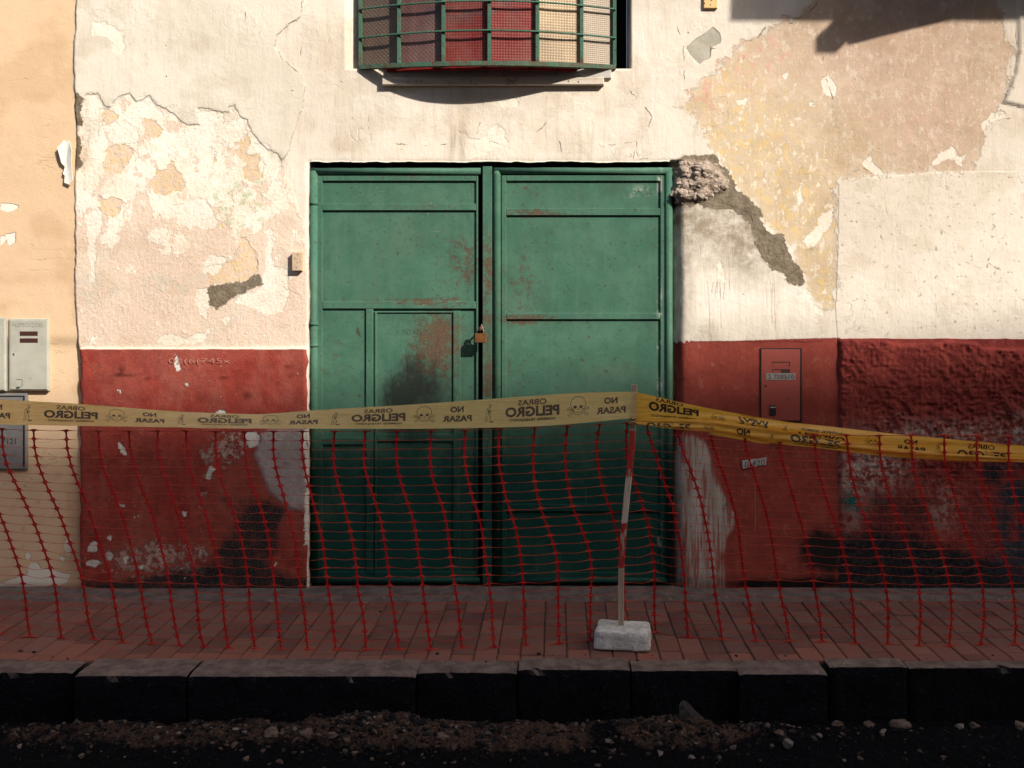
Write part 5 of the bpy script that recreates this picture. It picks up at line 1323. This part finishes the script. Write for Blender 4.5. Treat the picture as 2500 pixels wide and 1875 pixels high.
# ------------------------------------------------------------------ net
cols = [
 [(5,1047),(6,1089),(15,1131),(32,1169),(52,1207),(70,1247),(89,1290),(104,1333),(120,1377),(132,1422),(139,1467),(143,1514),(150,1556)],
 [(82,1050),(84,1092),(93,1133),(108,1173),(125,1212),(144,1252),(160,1295),(176,1339),(191,1381),(203,1425),(210,1472),(216,1518),(229,1560)],
 [(161,1051),(164,1094),(173,1135),(188,1176),(205,1214),(220,1256),(234,1299),(247,1344),(263,1386),(273,1433),(281,1478),(289,1524),(299,1568)],
 [(240,1052),(243,1095),(250,1138),(265,1178),(283,1217),(298,1257),(311,1303),(323,1345),(334,1388),(344,1435),(351,1482),(359,1527),(372,1571)],
 [(315,1052),(317,1095),(327,1138),(340,1180),(357,1219),(373,1260),(386,1305),(396,1348),(407,1392),(415,1438),(420,1485),(428,1531),(438,1575)],
 [(385,1052),(385,1096),(393,1138),(407,1179),(422,1219),(436,1261),(449,1305),(463,1348),(473,1392),(479,1440),(484,1510),(490,1556),(498,1578)],
 [(454,1052),(456,1097),(462,1139),(475,1181),(490,1221),(504,1263),(516,1308),(527,1352),(537,1396),(542,1442),(545,1488),(550,1536),(557,1580)],
 [(526,1053),(527,1098),(530,1140),(542,1181),(559,1221),(574,1262),(586,1306),(596,1352),(603,1396),(608,1442),(610,1490),(615,1536),(622,1582)],
 [(597,1053),(597,1098),(602,1139),(613,1180),(630,1221),(643,1263),(655,1308),(661,1354),(666,1398),(672,1444),(677,1491),(681,1539),(686,1583)],
 [(668,1053),(667,1098),(672,1138),(683,1180),(695,1221),(707,1263),(718,1308),(724,1352),(729,1400),(735,1446),(742,1492),(747,1539),(751,1585)],
 [(739,1053),(737,1097),(742,1138),(752,1180),(763,1221),(774,1263),(785,1308),(792,1354),(796,1400),(802,1446),(810,1492),(814,1539),(819,1585)],
 [(817,1053),(813,1095),(815,1137),(824,1180),(837,1220),(847,1263),(858,1308),(866,1354),(871,1400),(874,1446),(885,1491),(891,1539),(894,1585)],
 [(892,1053),(888,1094),(889,1137),(900,1179),(914,1220),(927,1262),(936,1306),(943,1351),(949,1398),(952,1444),(961,1491),(967,1539),(974,1584)],
 [(970,1052),(967,1093),(969,1136),(978,1177),(991,1218),(1007,1260),(1016,1306),(1020,1350),(1028,1396),(1033,1443),(1039,1490),(1045,1537),(1050,1584)],
 [(1053,1051),(1050,1091),(1050,1133),(1058,1176),(1073,1217),(1087,1259),(1094,1305),(1098,1350),(1105,1396),(1112,1442),(1119,1489),(1123,1536),(1127,1581)],
 [(1136,1050),(1134,1089),(1135,1131),(1143,1173),(1153,1215),(1168,1257),(1178,1302),(1182,1348),(1189,1394),(1195,1439),(1201,1485),(1202,1532),(1206,1579)],
 [(1219,1047),(1217,1085),(1217,1127),(1225,1169),(1234,1212),(1248,1254),(1261,1299),(1269,1345),(1275,1390),(1278,1435),(1279,1482),(1281,1527),(1284,1576)],
 [(1306,1044),(1302,1082),(1301,1123),(1304,1165),(1311,1208),(1323,1250),(1339,1295),(1352,1330),(1361,1370),(1363,1412),(1363,1457),(1363,1508),(1365,1569)],
 [(1385,1040),(1381,1078),(1379,1119),(1383,1162),(1390,1205),(1401,1247),(1418,1287),(1431,1320),(1442,1360),(1445,1405),(1442,1450),(1441,1500),(1441,1562)],
 [(1465,1036),(1457,1070),(1457,1112),(1463,1155),(1473,1197),(1488,1237),(1502,1281),(1512,1325),(1519,1370),(1523,1418),(1523,1463),(1522,1508),(1522,1553)],
 [(1531,1032),(1529,1060),(1527,1085),(1530,1115),(1538,1148),(1549,1180),(1564,1222),(1583,1280),(1592,1337),(1598,1390),(1598,1440),(1597,1490),(1600,1542)],
 [(1578,1036),(1586,1068),(1601,1110),(1614,1153),(1627,1193),(1643,1237),(1651,1282),(1661,1327),(1667,1375),(1671,1421),(1674,1466),(1676,1513),(1680,1555)],
 [(1652,1040),(1655,1060),(1666,1099),(1683,1139),(1698,1180),(1711,1222),(1721,1267),(1730,1313),(1737,1361),(1742,1409),(1747,1455),(1754,1500),(1763,1560)],
 [(1732,1050),(1740,1085),(1753,1125),(1769,1165),(1782,1206),(1795,1251),(1803,1295),(1808,1343),(1814,1392),(1821,1439),(1831,1484),(1836,1526),(1845,1563)],
 [(1819,1055),(1819,1090),(1832,1131),(1846,1171),(1859,1213),(1871,1255),(1882,1304),(1889,1347),(1893,1380),(1900,1422),(1909,1469),(1920,1512),(1927,1563)],
 [(1904,1058),(1904,1098),(1908,1122),(1919,1156),(1931,1197),(1944,1239),(1958,1283),(1969,1330),(1979,1377),(1987,1425),(1995,1472),(2003,1517),(2006,1565)],
 [(1988,1062),(1990,1101),(1995,1141),(2005,1179),(2018,1221),(2033,1264),(2049,1308),(2060,1354),(2072,1402),(2078,1452),(2084,1497),(2085,1537),(2088,1569)],
 [(2066,1062),(2069,1084),(2072,1124),(2080,1163),(2090,1204),(2104,1245),(2120,1288),(2134,1334),(2150,1379),(2162,1427),(2168,1476),(2168,1520),(2167,1572)],
 [(2147,1063),(2148,1106),(2153,1144),(2165,1184),(2175,1223),(2192,1266),(2208,1310),(2224,1356),(2238,1403),(2245,1452),(2248,1499),(2245,1541),(2244,1575)],
 [(2224,1062),(2227,1122),(2235,1165),(2248,1203),(2260,1242),(2277,1288),(2293,1333),(2307,1378),(2318,1427),(2323,1474),(2323,1523),(2318,1556),(2318,1575)],
 [(2305,1062),(2306,1123),(2316,1162),(2328,1204),(2341,1248),(2355,1288),(2371,1334),(2386,1380),(2398,1427),(2402,1474),(2403,1521),(2396,1555),(2394,1572)],
 [(2384,1063),(2385,1124),(2393,1161),(2404,1202),(2416,1241),(2428,1287),(2442,1333),(2458,1376),(2470,1425),(2477,1473),(2480,1519),(2479,1545),(2477,1572)],
 [(2462,1064),(2462,1122),(2467,1159),(2474,1201),(2485,1240),(2498,1278),(2515,1330),(2533,1376),(2548,1425),(2558,1474),(2560,1519),(2560,1550),(2560,1572)]]
sh_ = lambda c, d, e=0: [(a + d, b + e) for a, b in c]
left = [sh_(cols[0], -77 * k, -4 * min(k, 3)) for k in range(13, 0, -1)]
right = [sh_(cols[-1], 79 * k) for k in range(1, 14)]
cols = left + cols + right
NR = 25
nodes = []
rs = random.Random(3)
for ci, c in enumerate(cols):
    cx_, cy_ = np.array([p[0] for p in c], float), np.array([p[1] for p in c], float)
    ybot = -D + (CZ - .006) * D * PPM / (cy_[-1] - 750)
    ytop = np.interp(cx_[0], [-400, 1400, 1531, 1700, 1950, 2600], [-.905, -.905, -.915, -.94, -.965, -.97])
    ye = np.linspace(cy_[0], cy_[-1], NR)
    xe = np.interp(ye, cy_, cx_)
    row = []
    for k in range(NR):
        t_ = k / (NR - 1)
        yy = ytop + (ybot - ytop) * t_ - .025 * math.sin(math.pi * t_) * (.5 + .5 * math.sin(ci * .7)) + rs.gauss(0, .002)
        if 19 + 13 <= ci <= 20 + 13: yy = max(yy, -.895 + (.075 if k > NR - 8 else .0) * (k - (NR - 8)) / 8)
        row.append(W(xe[k], ye[k], yy))
    nodes.append(row)
net = MB()
def ribbon(mb, pts, hw, hh):
    """flat strip: half width hw (in the picture plane), half thickness hh"""
    v, f = [], []; m_ = len(pts)
    for i, p in enumerate(pts):
        t_ = (pts[min(i + 1, m_ - 1)] - pts[max(i - 1, 0)]).normalized(); s_ = t_.cross(Vector((0, -1, 0)))
        s_.normalize(); d_ = Vector((0, -1, 0)) * hh
        v += [p - s_ * hw[i] + d_, p + s_ * hw[i] + d_, p + s_ * hw[i] - d_, p - s_ * hw[i] - d_]
        if i: b = 4 * i - 4; f += [(b + k, b + 4 + k, b + 4 + (k + 1) % 4, b + (k + 1) % 4) for k in range(4)]
    mb.add(v, f)
prof = [(0, .0125), (.06, .0108), (.13, .0072), (.21, .0048), (.34, .0040), (.5, .0037), (.66, .0040), (.79, .0048), (.87, .0072), (.94, .0108)]
for row in nodes:
    pts, hw = [], []
    for k in range(NR - 1):
        for t_, w_ in prof:
            pts.append(row[k].lerp(row[k + 1], t_)); hw.append(w_)
    pts.append(row[-1]); hw.append(.013); hw[0] = .013; hw[1] = .010
    ribbon(net, pts, hw, .0011)
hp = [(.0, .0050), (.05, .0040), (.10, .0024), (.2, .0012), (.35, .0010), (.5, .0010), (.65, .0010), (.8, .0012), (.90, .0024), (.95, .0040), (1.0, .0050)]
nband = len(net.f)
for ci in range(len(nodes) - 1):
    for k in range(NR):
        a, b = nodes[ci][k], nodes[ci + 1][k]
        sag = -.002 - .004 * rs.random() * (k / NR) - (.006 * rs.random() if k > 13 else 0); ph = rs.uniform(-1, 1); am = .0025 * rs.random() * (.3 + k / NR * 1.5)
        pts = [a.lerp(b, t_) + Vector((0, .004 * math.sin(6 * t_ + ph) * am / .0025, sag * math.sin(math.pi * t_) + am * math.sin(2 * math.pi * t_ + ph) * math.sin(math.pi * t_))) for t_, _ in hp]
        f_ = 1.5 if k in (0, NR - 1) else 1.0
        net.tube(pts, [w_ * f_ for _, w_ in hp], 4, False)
nt_ = net.build("safety_net", M['net'])
nt_.data.materials.append(mat_simple("stretched_plastic_lit", (.50, .060, .032), (.40, .024, .016), .5, 6))  # thin stretched cross strands, the light they catch painted in as paler orange
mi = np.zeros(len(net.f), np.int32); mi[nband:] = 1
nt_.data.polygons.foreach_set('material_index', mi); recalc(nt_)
tag(nt_, "red plastic safety netting with diamond knots standing across the pavement below the yellow tape", "safety net")

# ------------------------------------------------------------------ warning tape
def mat_tape(name, c0, c1, c2):
    n = N(name)
    a = n.noise(1, 6, .6, vec=n.scaled(5, 30, 70)); b = n.noise(14, 5)
    col = n.mix(n.ss(a, .35, .65), c0, c1); col = n.mix(n.mul(n.ss(b, .5, .7), .5), col, c2)
    return n.out(col, .34, n.add(n.noise(1, 6, .65, vec=n.scaled(7, 20, 60)), n.mul(n.noise(1, 5, .6, vec=n.scaled(30, 30, 16)), .6)), .008, .8, spec=.5, trans=.5)
M['tape'] = mat_tape("faded_yellow_tape", (.90, .71, .35), (.84, .64, .27), (.92, .76, .42))
M['tape2'] = mat_tape("yellow_tape", (.90, .55, .11), (.84, .46, .06), (.92, .63, .19))
M['print1'] = mat_simple("faded_print", (.105, .07, .05), (.16, .105, .07), .6, 60)
M['print2'] = mat_simple("black_print", (.03, .02, .014), (.05, .032, .02), .5, 60)
class Tape:
    """ribbon through (px, top py, bottom py, y of top edge, y of bottom edge)"""
    def __init__(s, keys, wr, seed, nu=220, nv=9, roll=None):
        K = np.array(keys, float); s.K = K
        def cr(col):
            def f(p): return np.interp(p, K[:, 0], K[:, col])
            return f
        P = np.linspace(K[0, 0], K[-1, 0], nu)
        ker = np.ones(9) / 9
        cols_ = []
        for c in range(1, 5):
            v = np.interp(P, K[:, 0], K[:, c]); vp = np.concatenate([np.full(4, v[0]), v, np.full(4, v[-1])]); cols_.append(np.convolve(vp, ker, 'valid'))
        T = np.array([W(P[i], cols_[0][i], cols_[2][i]) for i in range(nu)]); B = np.array([W(P[i], cols_[1][i], cols_[3][i]) for i in range(nu)])
        mid = (T + B) / 2; s.L = np.concatenate([[0], np.cumsum(np.linalg.norm(np.diff(mid, axis=0), axis=1))])
        s.P = P; s.T = T; s.B = B; s.nu, s.nv, s.wr, s.seed = nu, nv, wr, seed; s.roll = roll
    def pos(s, l, v, off=0.0):
        i = np.interp(l, s.L, np.arange(s.nu)); a = int(min(max(i, 0), s.nu - 1.001)); f = i - a
        t = s.T[a] * (1 - f) + s.T[a + 1] * f; b = s.B[a] * (1 - f) + s.B[a + 1] * f
        p = t * (1 - v) + b * v
        wv = s.wr * (float(fbm(np.array([l * 1.0]), np.array([v * .12]), 9, 3, s.seed)[0]) - .5) * 2
        dn = b - t; nrm = np.cross(s.T[a + 1] - s.T[a], dn); nrm /= max(np.linalg.norm(nrm), 1e-9)
        if nrm[1] > 0: nrm = -nrm
        if s.roll is not None:
            pxl = float(np.interp(i, np.arange(s.nu), s.P)); rr = float(np.interp(pxl, s.roll[0], s.roll[1])); ph = float(np.interp(pxl, s.roll[0], s.roll[2]))
            wv += rr * (math.sin(math.pi * v * 1.0) + .45 * math.sin(2 * math.pi * (v * 1.5 + ph)))
        return Vector(p + nrm * (off + wv))
    def len_at(s, px_): return float(np.interp(px_, s.P, s.L))
    def build(s, name, mat, parent):
        v = [s.pos(l, k / (s.nv - 1)) for l in s.L for k in range(s.nv)]
        f = [(i * s.nv + k, i * s.nv + k + 1, (i + 1) * s.nv + k + 1, (i + 1) * s.nv + k) for i in range(s.nu - 1) for k in range(s.nv - 1)]
        mb = MB(); mb.add(v, f); return mb.build(name, mat, parent, True)
def draw(tape, fl, l0, name, mat, parent, flip=False, off=.0013):
    # fl: x in metres along the tape, y 0..1 up the tape
    def fn(a, b):
        vv = b if flip else 1 - b
        return tape.pos(l0 + a, min(max(vv, 0.02), .98), off)
    return fl.mapped(fn, name, mat, parent)
def skull(w_=.105):
    f = Flat(); lw = .0022; vh = 1 / .118                    # metres -> fraction of tape height
    S = lambda pts: [(a * w_, .50 + b * w_ * vh) for a, b in pts]
    def st(pts, k=1.0):
        P = S(pts); m_ = len(P); b0 = len(f.v)
        for i in range(m_):
            p0, p1 = P[max(i - 1, 0)], P[min(i + 1, m_ - 1)]; dx, dy = p1[0] - p0[0], (p1[1] - p0[1]) / vh; ll = math.hypot(dx, dy) or 1
            nx_, ny_ = -dy / ll * lw * k / 2, dx / ll * lw * k / 2
            f.v += [(P[i][0] + nx_, P[i][1] + ny_ * vh), (P[i][0] - nx_, P[i][1] - ny_ * vh)]
        f.f.extend((b0 + 2 * i, b0 + 2 * i + 1, b0 + 2 * i + 3, b0 + 2 * i + 2) for i in range(m_ - 1))
    st([(-.20, -.05), (-.26, -.02), (-.32, .08), (-.33, .20), (-.27, .33), (-.14, .41), (0, .43), (.14, .41), (.27, .33), (.33, .20), (.32, .08), (.26, -.02), (.20, -.05)])
    st([(-.20, -.05), (-.19, -.14), (-.14, -.22), (0, -.25), (.14, -.22), (.19, -.14), (.20, -.05)])
    st([(-.12, -.13), (0, -.16), (.12, -.13)], .8)
    f.fill(S(ell(-.13, .05, .075, .055))); f.fill(S(ell(.13, .05, .075, .055))); f.fill(S([(0, .0), (.035, -.07), (-.035, -.07)]))
    for sx in (-1, 1):
        st([(sx * .20, -.08), (sx * .36, .0), (sx * .38, .045), (sx * .43, .05), (sx * .43, .01), (sx * .48, -.01), (sx * .45, -.05), (sx * .38, -.045), (sx * .24, -.12)], .8)
        st([(sx * .19, -.16), (sx * .33, -.24), (sx * .35, -.29), (sx * .40, -.29), (sx * .40, -.25), (sx * .46, -.24), (sx * .44, -.19), (sx * .38, -.19), (sx * .26, -.13)], .8)
    return f
def worker(h_=.076):
    f = Flat(); vh = 1 / .118; S = lambda pts: [(a * h_, .5 + b * h_ * vh) for a, b in pts]
    def st(pts, wd):
        P = S(pts); m_ = len(P); b0 = len(f.v)
        for i in range(m_):
            p0, p1 = P[max(i - 1, 0)], P[min(i + 1, m_ - 1)]; dx, dy = p1[0] - p0[0], (p1[1] - p0[1]) / vh; ll = math.hypot(dx, dy) or 1
            f.v += [(P[i][0] - dy / ll * wd / 2, P[i][1] + dx / ll * wd / 2 * vh), (P[i][0] + dy / ll * wd / 2, P[i][1] - dx / ll * wd / 2 * vh)]
        f.f.extend((b0 + 2 * i, b0 + 2 * i + 1, b0 + 2 * i + 3, b0 + 2 * i + 2) for i in range(m_ - 1))
    l_ = .0017
    st([(.02, .40), (.0, .48), (.09, .50), (.16, .44), (.20, .40), (.02, .38)], l_); st([(.04, .38), (.06, .32), (.12, .31), (.14, .38)], l_)
    st([(.03, .32), (-.10, .25), (-.16, .12), (-.13, .02), (.02, .0), (.06, .10), (.10, .22), (.06, .31)], l_)
    f.fill(S([(-.02, .12), (.06, .10), (.05, .03), (-.04, .04)]))
    st([(-.08, .22), (-.02, .14), (.10, .12), (.16, .06)], l_ * 1.3); st([(-.14, .02), (-.18, -.18), (-.20, -.40), (-.26, -.46), (-.14, -.46)], l_)
    st([(.0, .0), (-.04, -.14), (-.10, -.30), (-.10, -.44)], l_); st([(.02, .0), (.10, -.12), (.06, -.30), (.02, -.44)], l_)
    st([(-.04, .26), (.12, -.20), (.10, -.26)], l_ * .8); f.fill(S([(.08, -.2), (.12, -.22), (.10, -.30)])); f.fill(S(ell(.16, -.46, .14, .035)))
    return f
def wording(kind, sc=1.0):
    f = Flat()
    if kind == 'P':
        f.text("OBRAS", 0, .80, .132 * sc, .185, .02, True); f.text("PELIGRO", 0, .50, .250 * sc, .34, .042, True, slant=0); f.text("HOMBRES TRABAJANDO", 0, .22, .212 * sc, .115, .03, True)
    elif kind == 'PELIGRO': f.text("PELIGRO", 0, .5, .25 * sc, .5, .042, True); f.text("HOMBRES TRABAJANDO", 0, .12, .21 * sc, .14, .03, True)
    elif kind == 'OBRAS': f.text("OBRAS", 0, .74, .132 * sc, .26, .02, True); f.text("PELIGRO", 0, .32, .24 * sc, .40, .042, True)
    elif kind == 'HP': f.text("HOMBRES TRABAJANDO", 0, .80, .22 * sc, .18, .03, True); f.text("PELIGRO", 0, .42, .25 * sc, .46, .042, True)
    else:
        f.text("NO", 0, .70, .062 * sc, .225, .042, True); f.text("PASAR", 0, .36, .135 * sc, .235, .036, True)
    return f
tp = empty("warning_tape", W(800, 1020, -.95), "faded yellow warning tape with reversed black print stretched from the left edge to the stake", "warning tape")
TL = Tape([(-1000, 948, 1014, -.935, -.935), (-520, 958, 1024, -.935, -.935), (-200, 964, 1031, -.935, -.935), (0, 975, 1036, -.935, -.935), (70, 979, 1038, -.935, -.935), (190, 986, 1040, -.935, -.938), (330, 997, 1041.5, -.93, -.945), (440, 1005, 1044, -.91, -.945), (560, 1010, 1046, -.90, -.95), (640, 1011.5, 1046.5, -.90, -.95), (700, 1007, 1046.5, -.91, -.95),
           (770, 1001, 1046.5, -.92, -.945), (880, 995, 1047, -.93, -.945), (1000, 988, 1047, -.935, -.94), (1160, 977, 1045, -.94, -.94), (1280, 968, 1042, -.945, -.945), (1360, 962, 1038, -.95, -.95), (1440, 958, 1031, -.955, -.955), (1540, 955.5, 1021.5, -.966, -.964), (1555, 956, 1022, -.968, -.964)], .0034, 301, 400)
TL.build("tape_band", M['tape'], tp)
for k in range(-4, 4):
    base = 173 + 375.5 * k
    for dx, kind in ((0, 'P'), (-106, 'W'), (112, 'S'), (192, 'N')):
        p_ = base + dx
        if p_ < -960 or p_ > 1520: continue
        l_ = TL.len_at(p_)
        if kind == 'S': draw(TL, skull(), l_, "skull_emblem", M['print1'], tp)
        elif kind == 'W': draw(TL, worker(), l_, "worker_pictogram", M['print1'], tp)
        else: draw(TL, wording(kind), l_, "lettering", M['print1'], tp)
tq = empty("warning_tape", W(2000, 1060, -.93), "yellow warning tape twisted into folds, running from the stake to the right edge", "warning tape")
TU = Tape([(1552, 956.5, 1026, -.968, -.964), (1575, 961, 1029, -.965, -.955), (1610, 970, 1030, -.96, -.95), (1660, 982, 1031, -.955, -.935), (1700, 990, 1030, -.95, -.925), (1775, 1004, 1034, -.945, -.93), (1850, 1018, 1050, -.945, -.93), (1900, 1027, 1059, -.945, -.935), (1960, 1035, 1068, -.945, -.935),
           (2040, 1043, 1083, -.94, -.93), (2100, 1050, 1096, -.94, -.93), (2200, 1061, 1110, -.94, -.93), (2300, 1070, 1120, -.94, -.93), (2450, 1084, 1126, -.94, -.935), (2520, 1090, 1128, -.94, -.935), (3000, 1120, 1165, -.94, -.935), (3500, 1138, 1188, -.94, -.935)], .005, 311, 260, 17, ([1550, 1620, 1760, 1900, 2050, 2200, 2520], [0, .002, .014, .014, .012, .007, .007], [0, .1, .3, .5, .8, 1.0, 1.4]))
TU.build("tape_band", M['tape2'], tq)
TLo = Tape([(1550, 1026, 1033, -.958, -.95), (1580, 1028, 1038, -.962, -.95), (1620, 1028, 1046, -.968, -.955), (1700, 1028, 1052, -.968, -.958), (1760, 1031, 1056, -.968, -.958), (1850, 1042, 1078, -.966, -.958), (1940, 1056, 1088, -.966, -.958), (2000, 1066, 1094, -.964, -.956), (2060, 1076, 1101, -.96, -.95), (2150, 1090, 1113, -.955, -.945),
            (2300, 1106, 1124, -.95, -.94), (2450, 1116, 1128, -.948, -.94), (2520, 1120, 1130, -.948, -.94), (3000, 1150, 1168, -.945, -.94), (3500, 1172, 1192, -.945, -.94)], .004, 321, 200, 13, ([1550, 1620, 1800, 2000, 2300, 3000], [.004, .009, .009, .008, .005, .005], [.2, .4, .1, .5, .9, 1.2]))
TLo.build("tape_fold", M['tape2'], tq)
TLo2 = Tape([(1730, 1050, 1060, -.955, -.95), (1790, 1052, 1070, -.955, -.95), (1850, 1062, 1082, -.955, -.95), (1880, 1072, 1083, -.955, -.95)], .003, 331, 40)
TLo2.build("tape_fold", M['tape2'], tq)
f = Flat(); f.text("OBRAS", 0, .90, .132, .16, .02, True); f.text("PELIGRO", .02, .60, .235, .36, .042, True); f.text("HOMBRES TRABAJANDO", .02, .24, .212, .115, .03, True)
draw(TU, f, TU.len_at(1634), "lettering", M['print2'], tq)
draw(TU, skull(.07), TU.len_at(1752), "skull_emblem", M['print2'], tq)
f = Flat(); f.text("PASAR", 0, .60, .140, .50, .036, False, False); f.text("NO", -.02, .12, .07, .20, .04, False, False)
f.v = [(a, 1.15 - b) for a, b in f.v]; f.v = [(-a, b) for a, b in f.v]; f.v = [(-a, b) for a, b in f.v]
draw(TU, f, TU.len_at(1840), "lettering", M['print2'], tq)
draw(TU, worker(.05), TU.len_at(1915), "worker_pictogram", M['print2'], tq)
f = Flat(); f.text("HOMBRES TRABAJANDO", 0, .74, .215, .20, .03, False); f.text("PELIGRO", -.01, .34, .22, .34, .042, False); f.v = [(a, b) for a, b in f.v]
f2 = Flat(); f2.text("HOMBRES TRABAJANDO", 0, .30, .215, .20, .03); f2.text("PELIGRO", -.01, .70, .22, .36, .042); f2.v = [(a, 1 - b) for a, b in f2.v]
draw(TU, f2, TU.len_at(2010), "lettering", M['print2'], tq)
draw(TU, skull(.085), TU.len_at(2130), "skull_emblem", M['print2'], tq)
draw(TU, wording('N', 1.0), TU.len_at(2222), "lettering", M['print2'], tq)
draw(TU, worker(.07), TU.len_at(2290), "worker_pictogram", M['print2'], tq)
draw(TU, wording('OBRAS', .95), TU.len_at(2395), "lettering", M['print2'], tq)
f = Flat(); f.text("PELIGRO", 0, .42, .20, .62, .042, True); draw(TLo, f, TLo.len_at(1632), "lettering", M['print2'], tq)
draw(TLo, skull(.05), TLo.len_at(1730), "skull_emblem", M['print2'], tq)
f = Flat(); f.text("NO", 0, .5, .062, .5, .042, True); draw(TLo, f, TLo.len_at(1814), "lettering", M['print2'], tq)
draw(TLo, worker(.035), TLo.len_at(1884), "worker_pictogram", M['print2'], tq)
f = Flat(); f.text("PELIGRO", 0, .60, .235, .55, .042, True); f.text("HOMBRES TRABAJANDO", .0, .14, .21, .16, .03, True); draw(TLo, f, TLo.len_at(1990), "lettering", M['print2'], tq)

# ------------------------------------------------------------------ house across the street, behind the camera (its roofline shades the lower wall)
op = empty("opposite_house", (12, -18, 0), "tall plain house across the street whose roofline shades the pavement", "house")
YO = -14.0
def top_z(xx): return (.955 + 1.05 * 14) + .082 * (xx - 1.10 * 14 + 2.42)
mb = MB()
xa, xb = -8.0, 44.0
mb.add([(xa, YO, -.6), (xb, YO, -.6), (xb, YO, top_z(xb)), (xa, YO, top_z(xa)), (xa, YO - 9, -.6), (xb, YO - 9, -.6), (xb, YO - 9, top_z(xb)), (xa, YO - 9, top_z(xa))],
       [(3, 2, 1, 0), (4, 5, 6, 7), (0, 1, 5, 4), (2, 3, 7, 6), (0, 4, 7, 3), (1, 2, 6, 5)])
recalc(mb.build("wall", mat_simple("brown_render", (.36, .24, .18), (.30, .19, .14), .9, 2, .01), op))
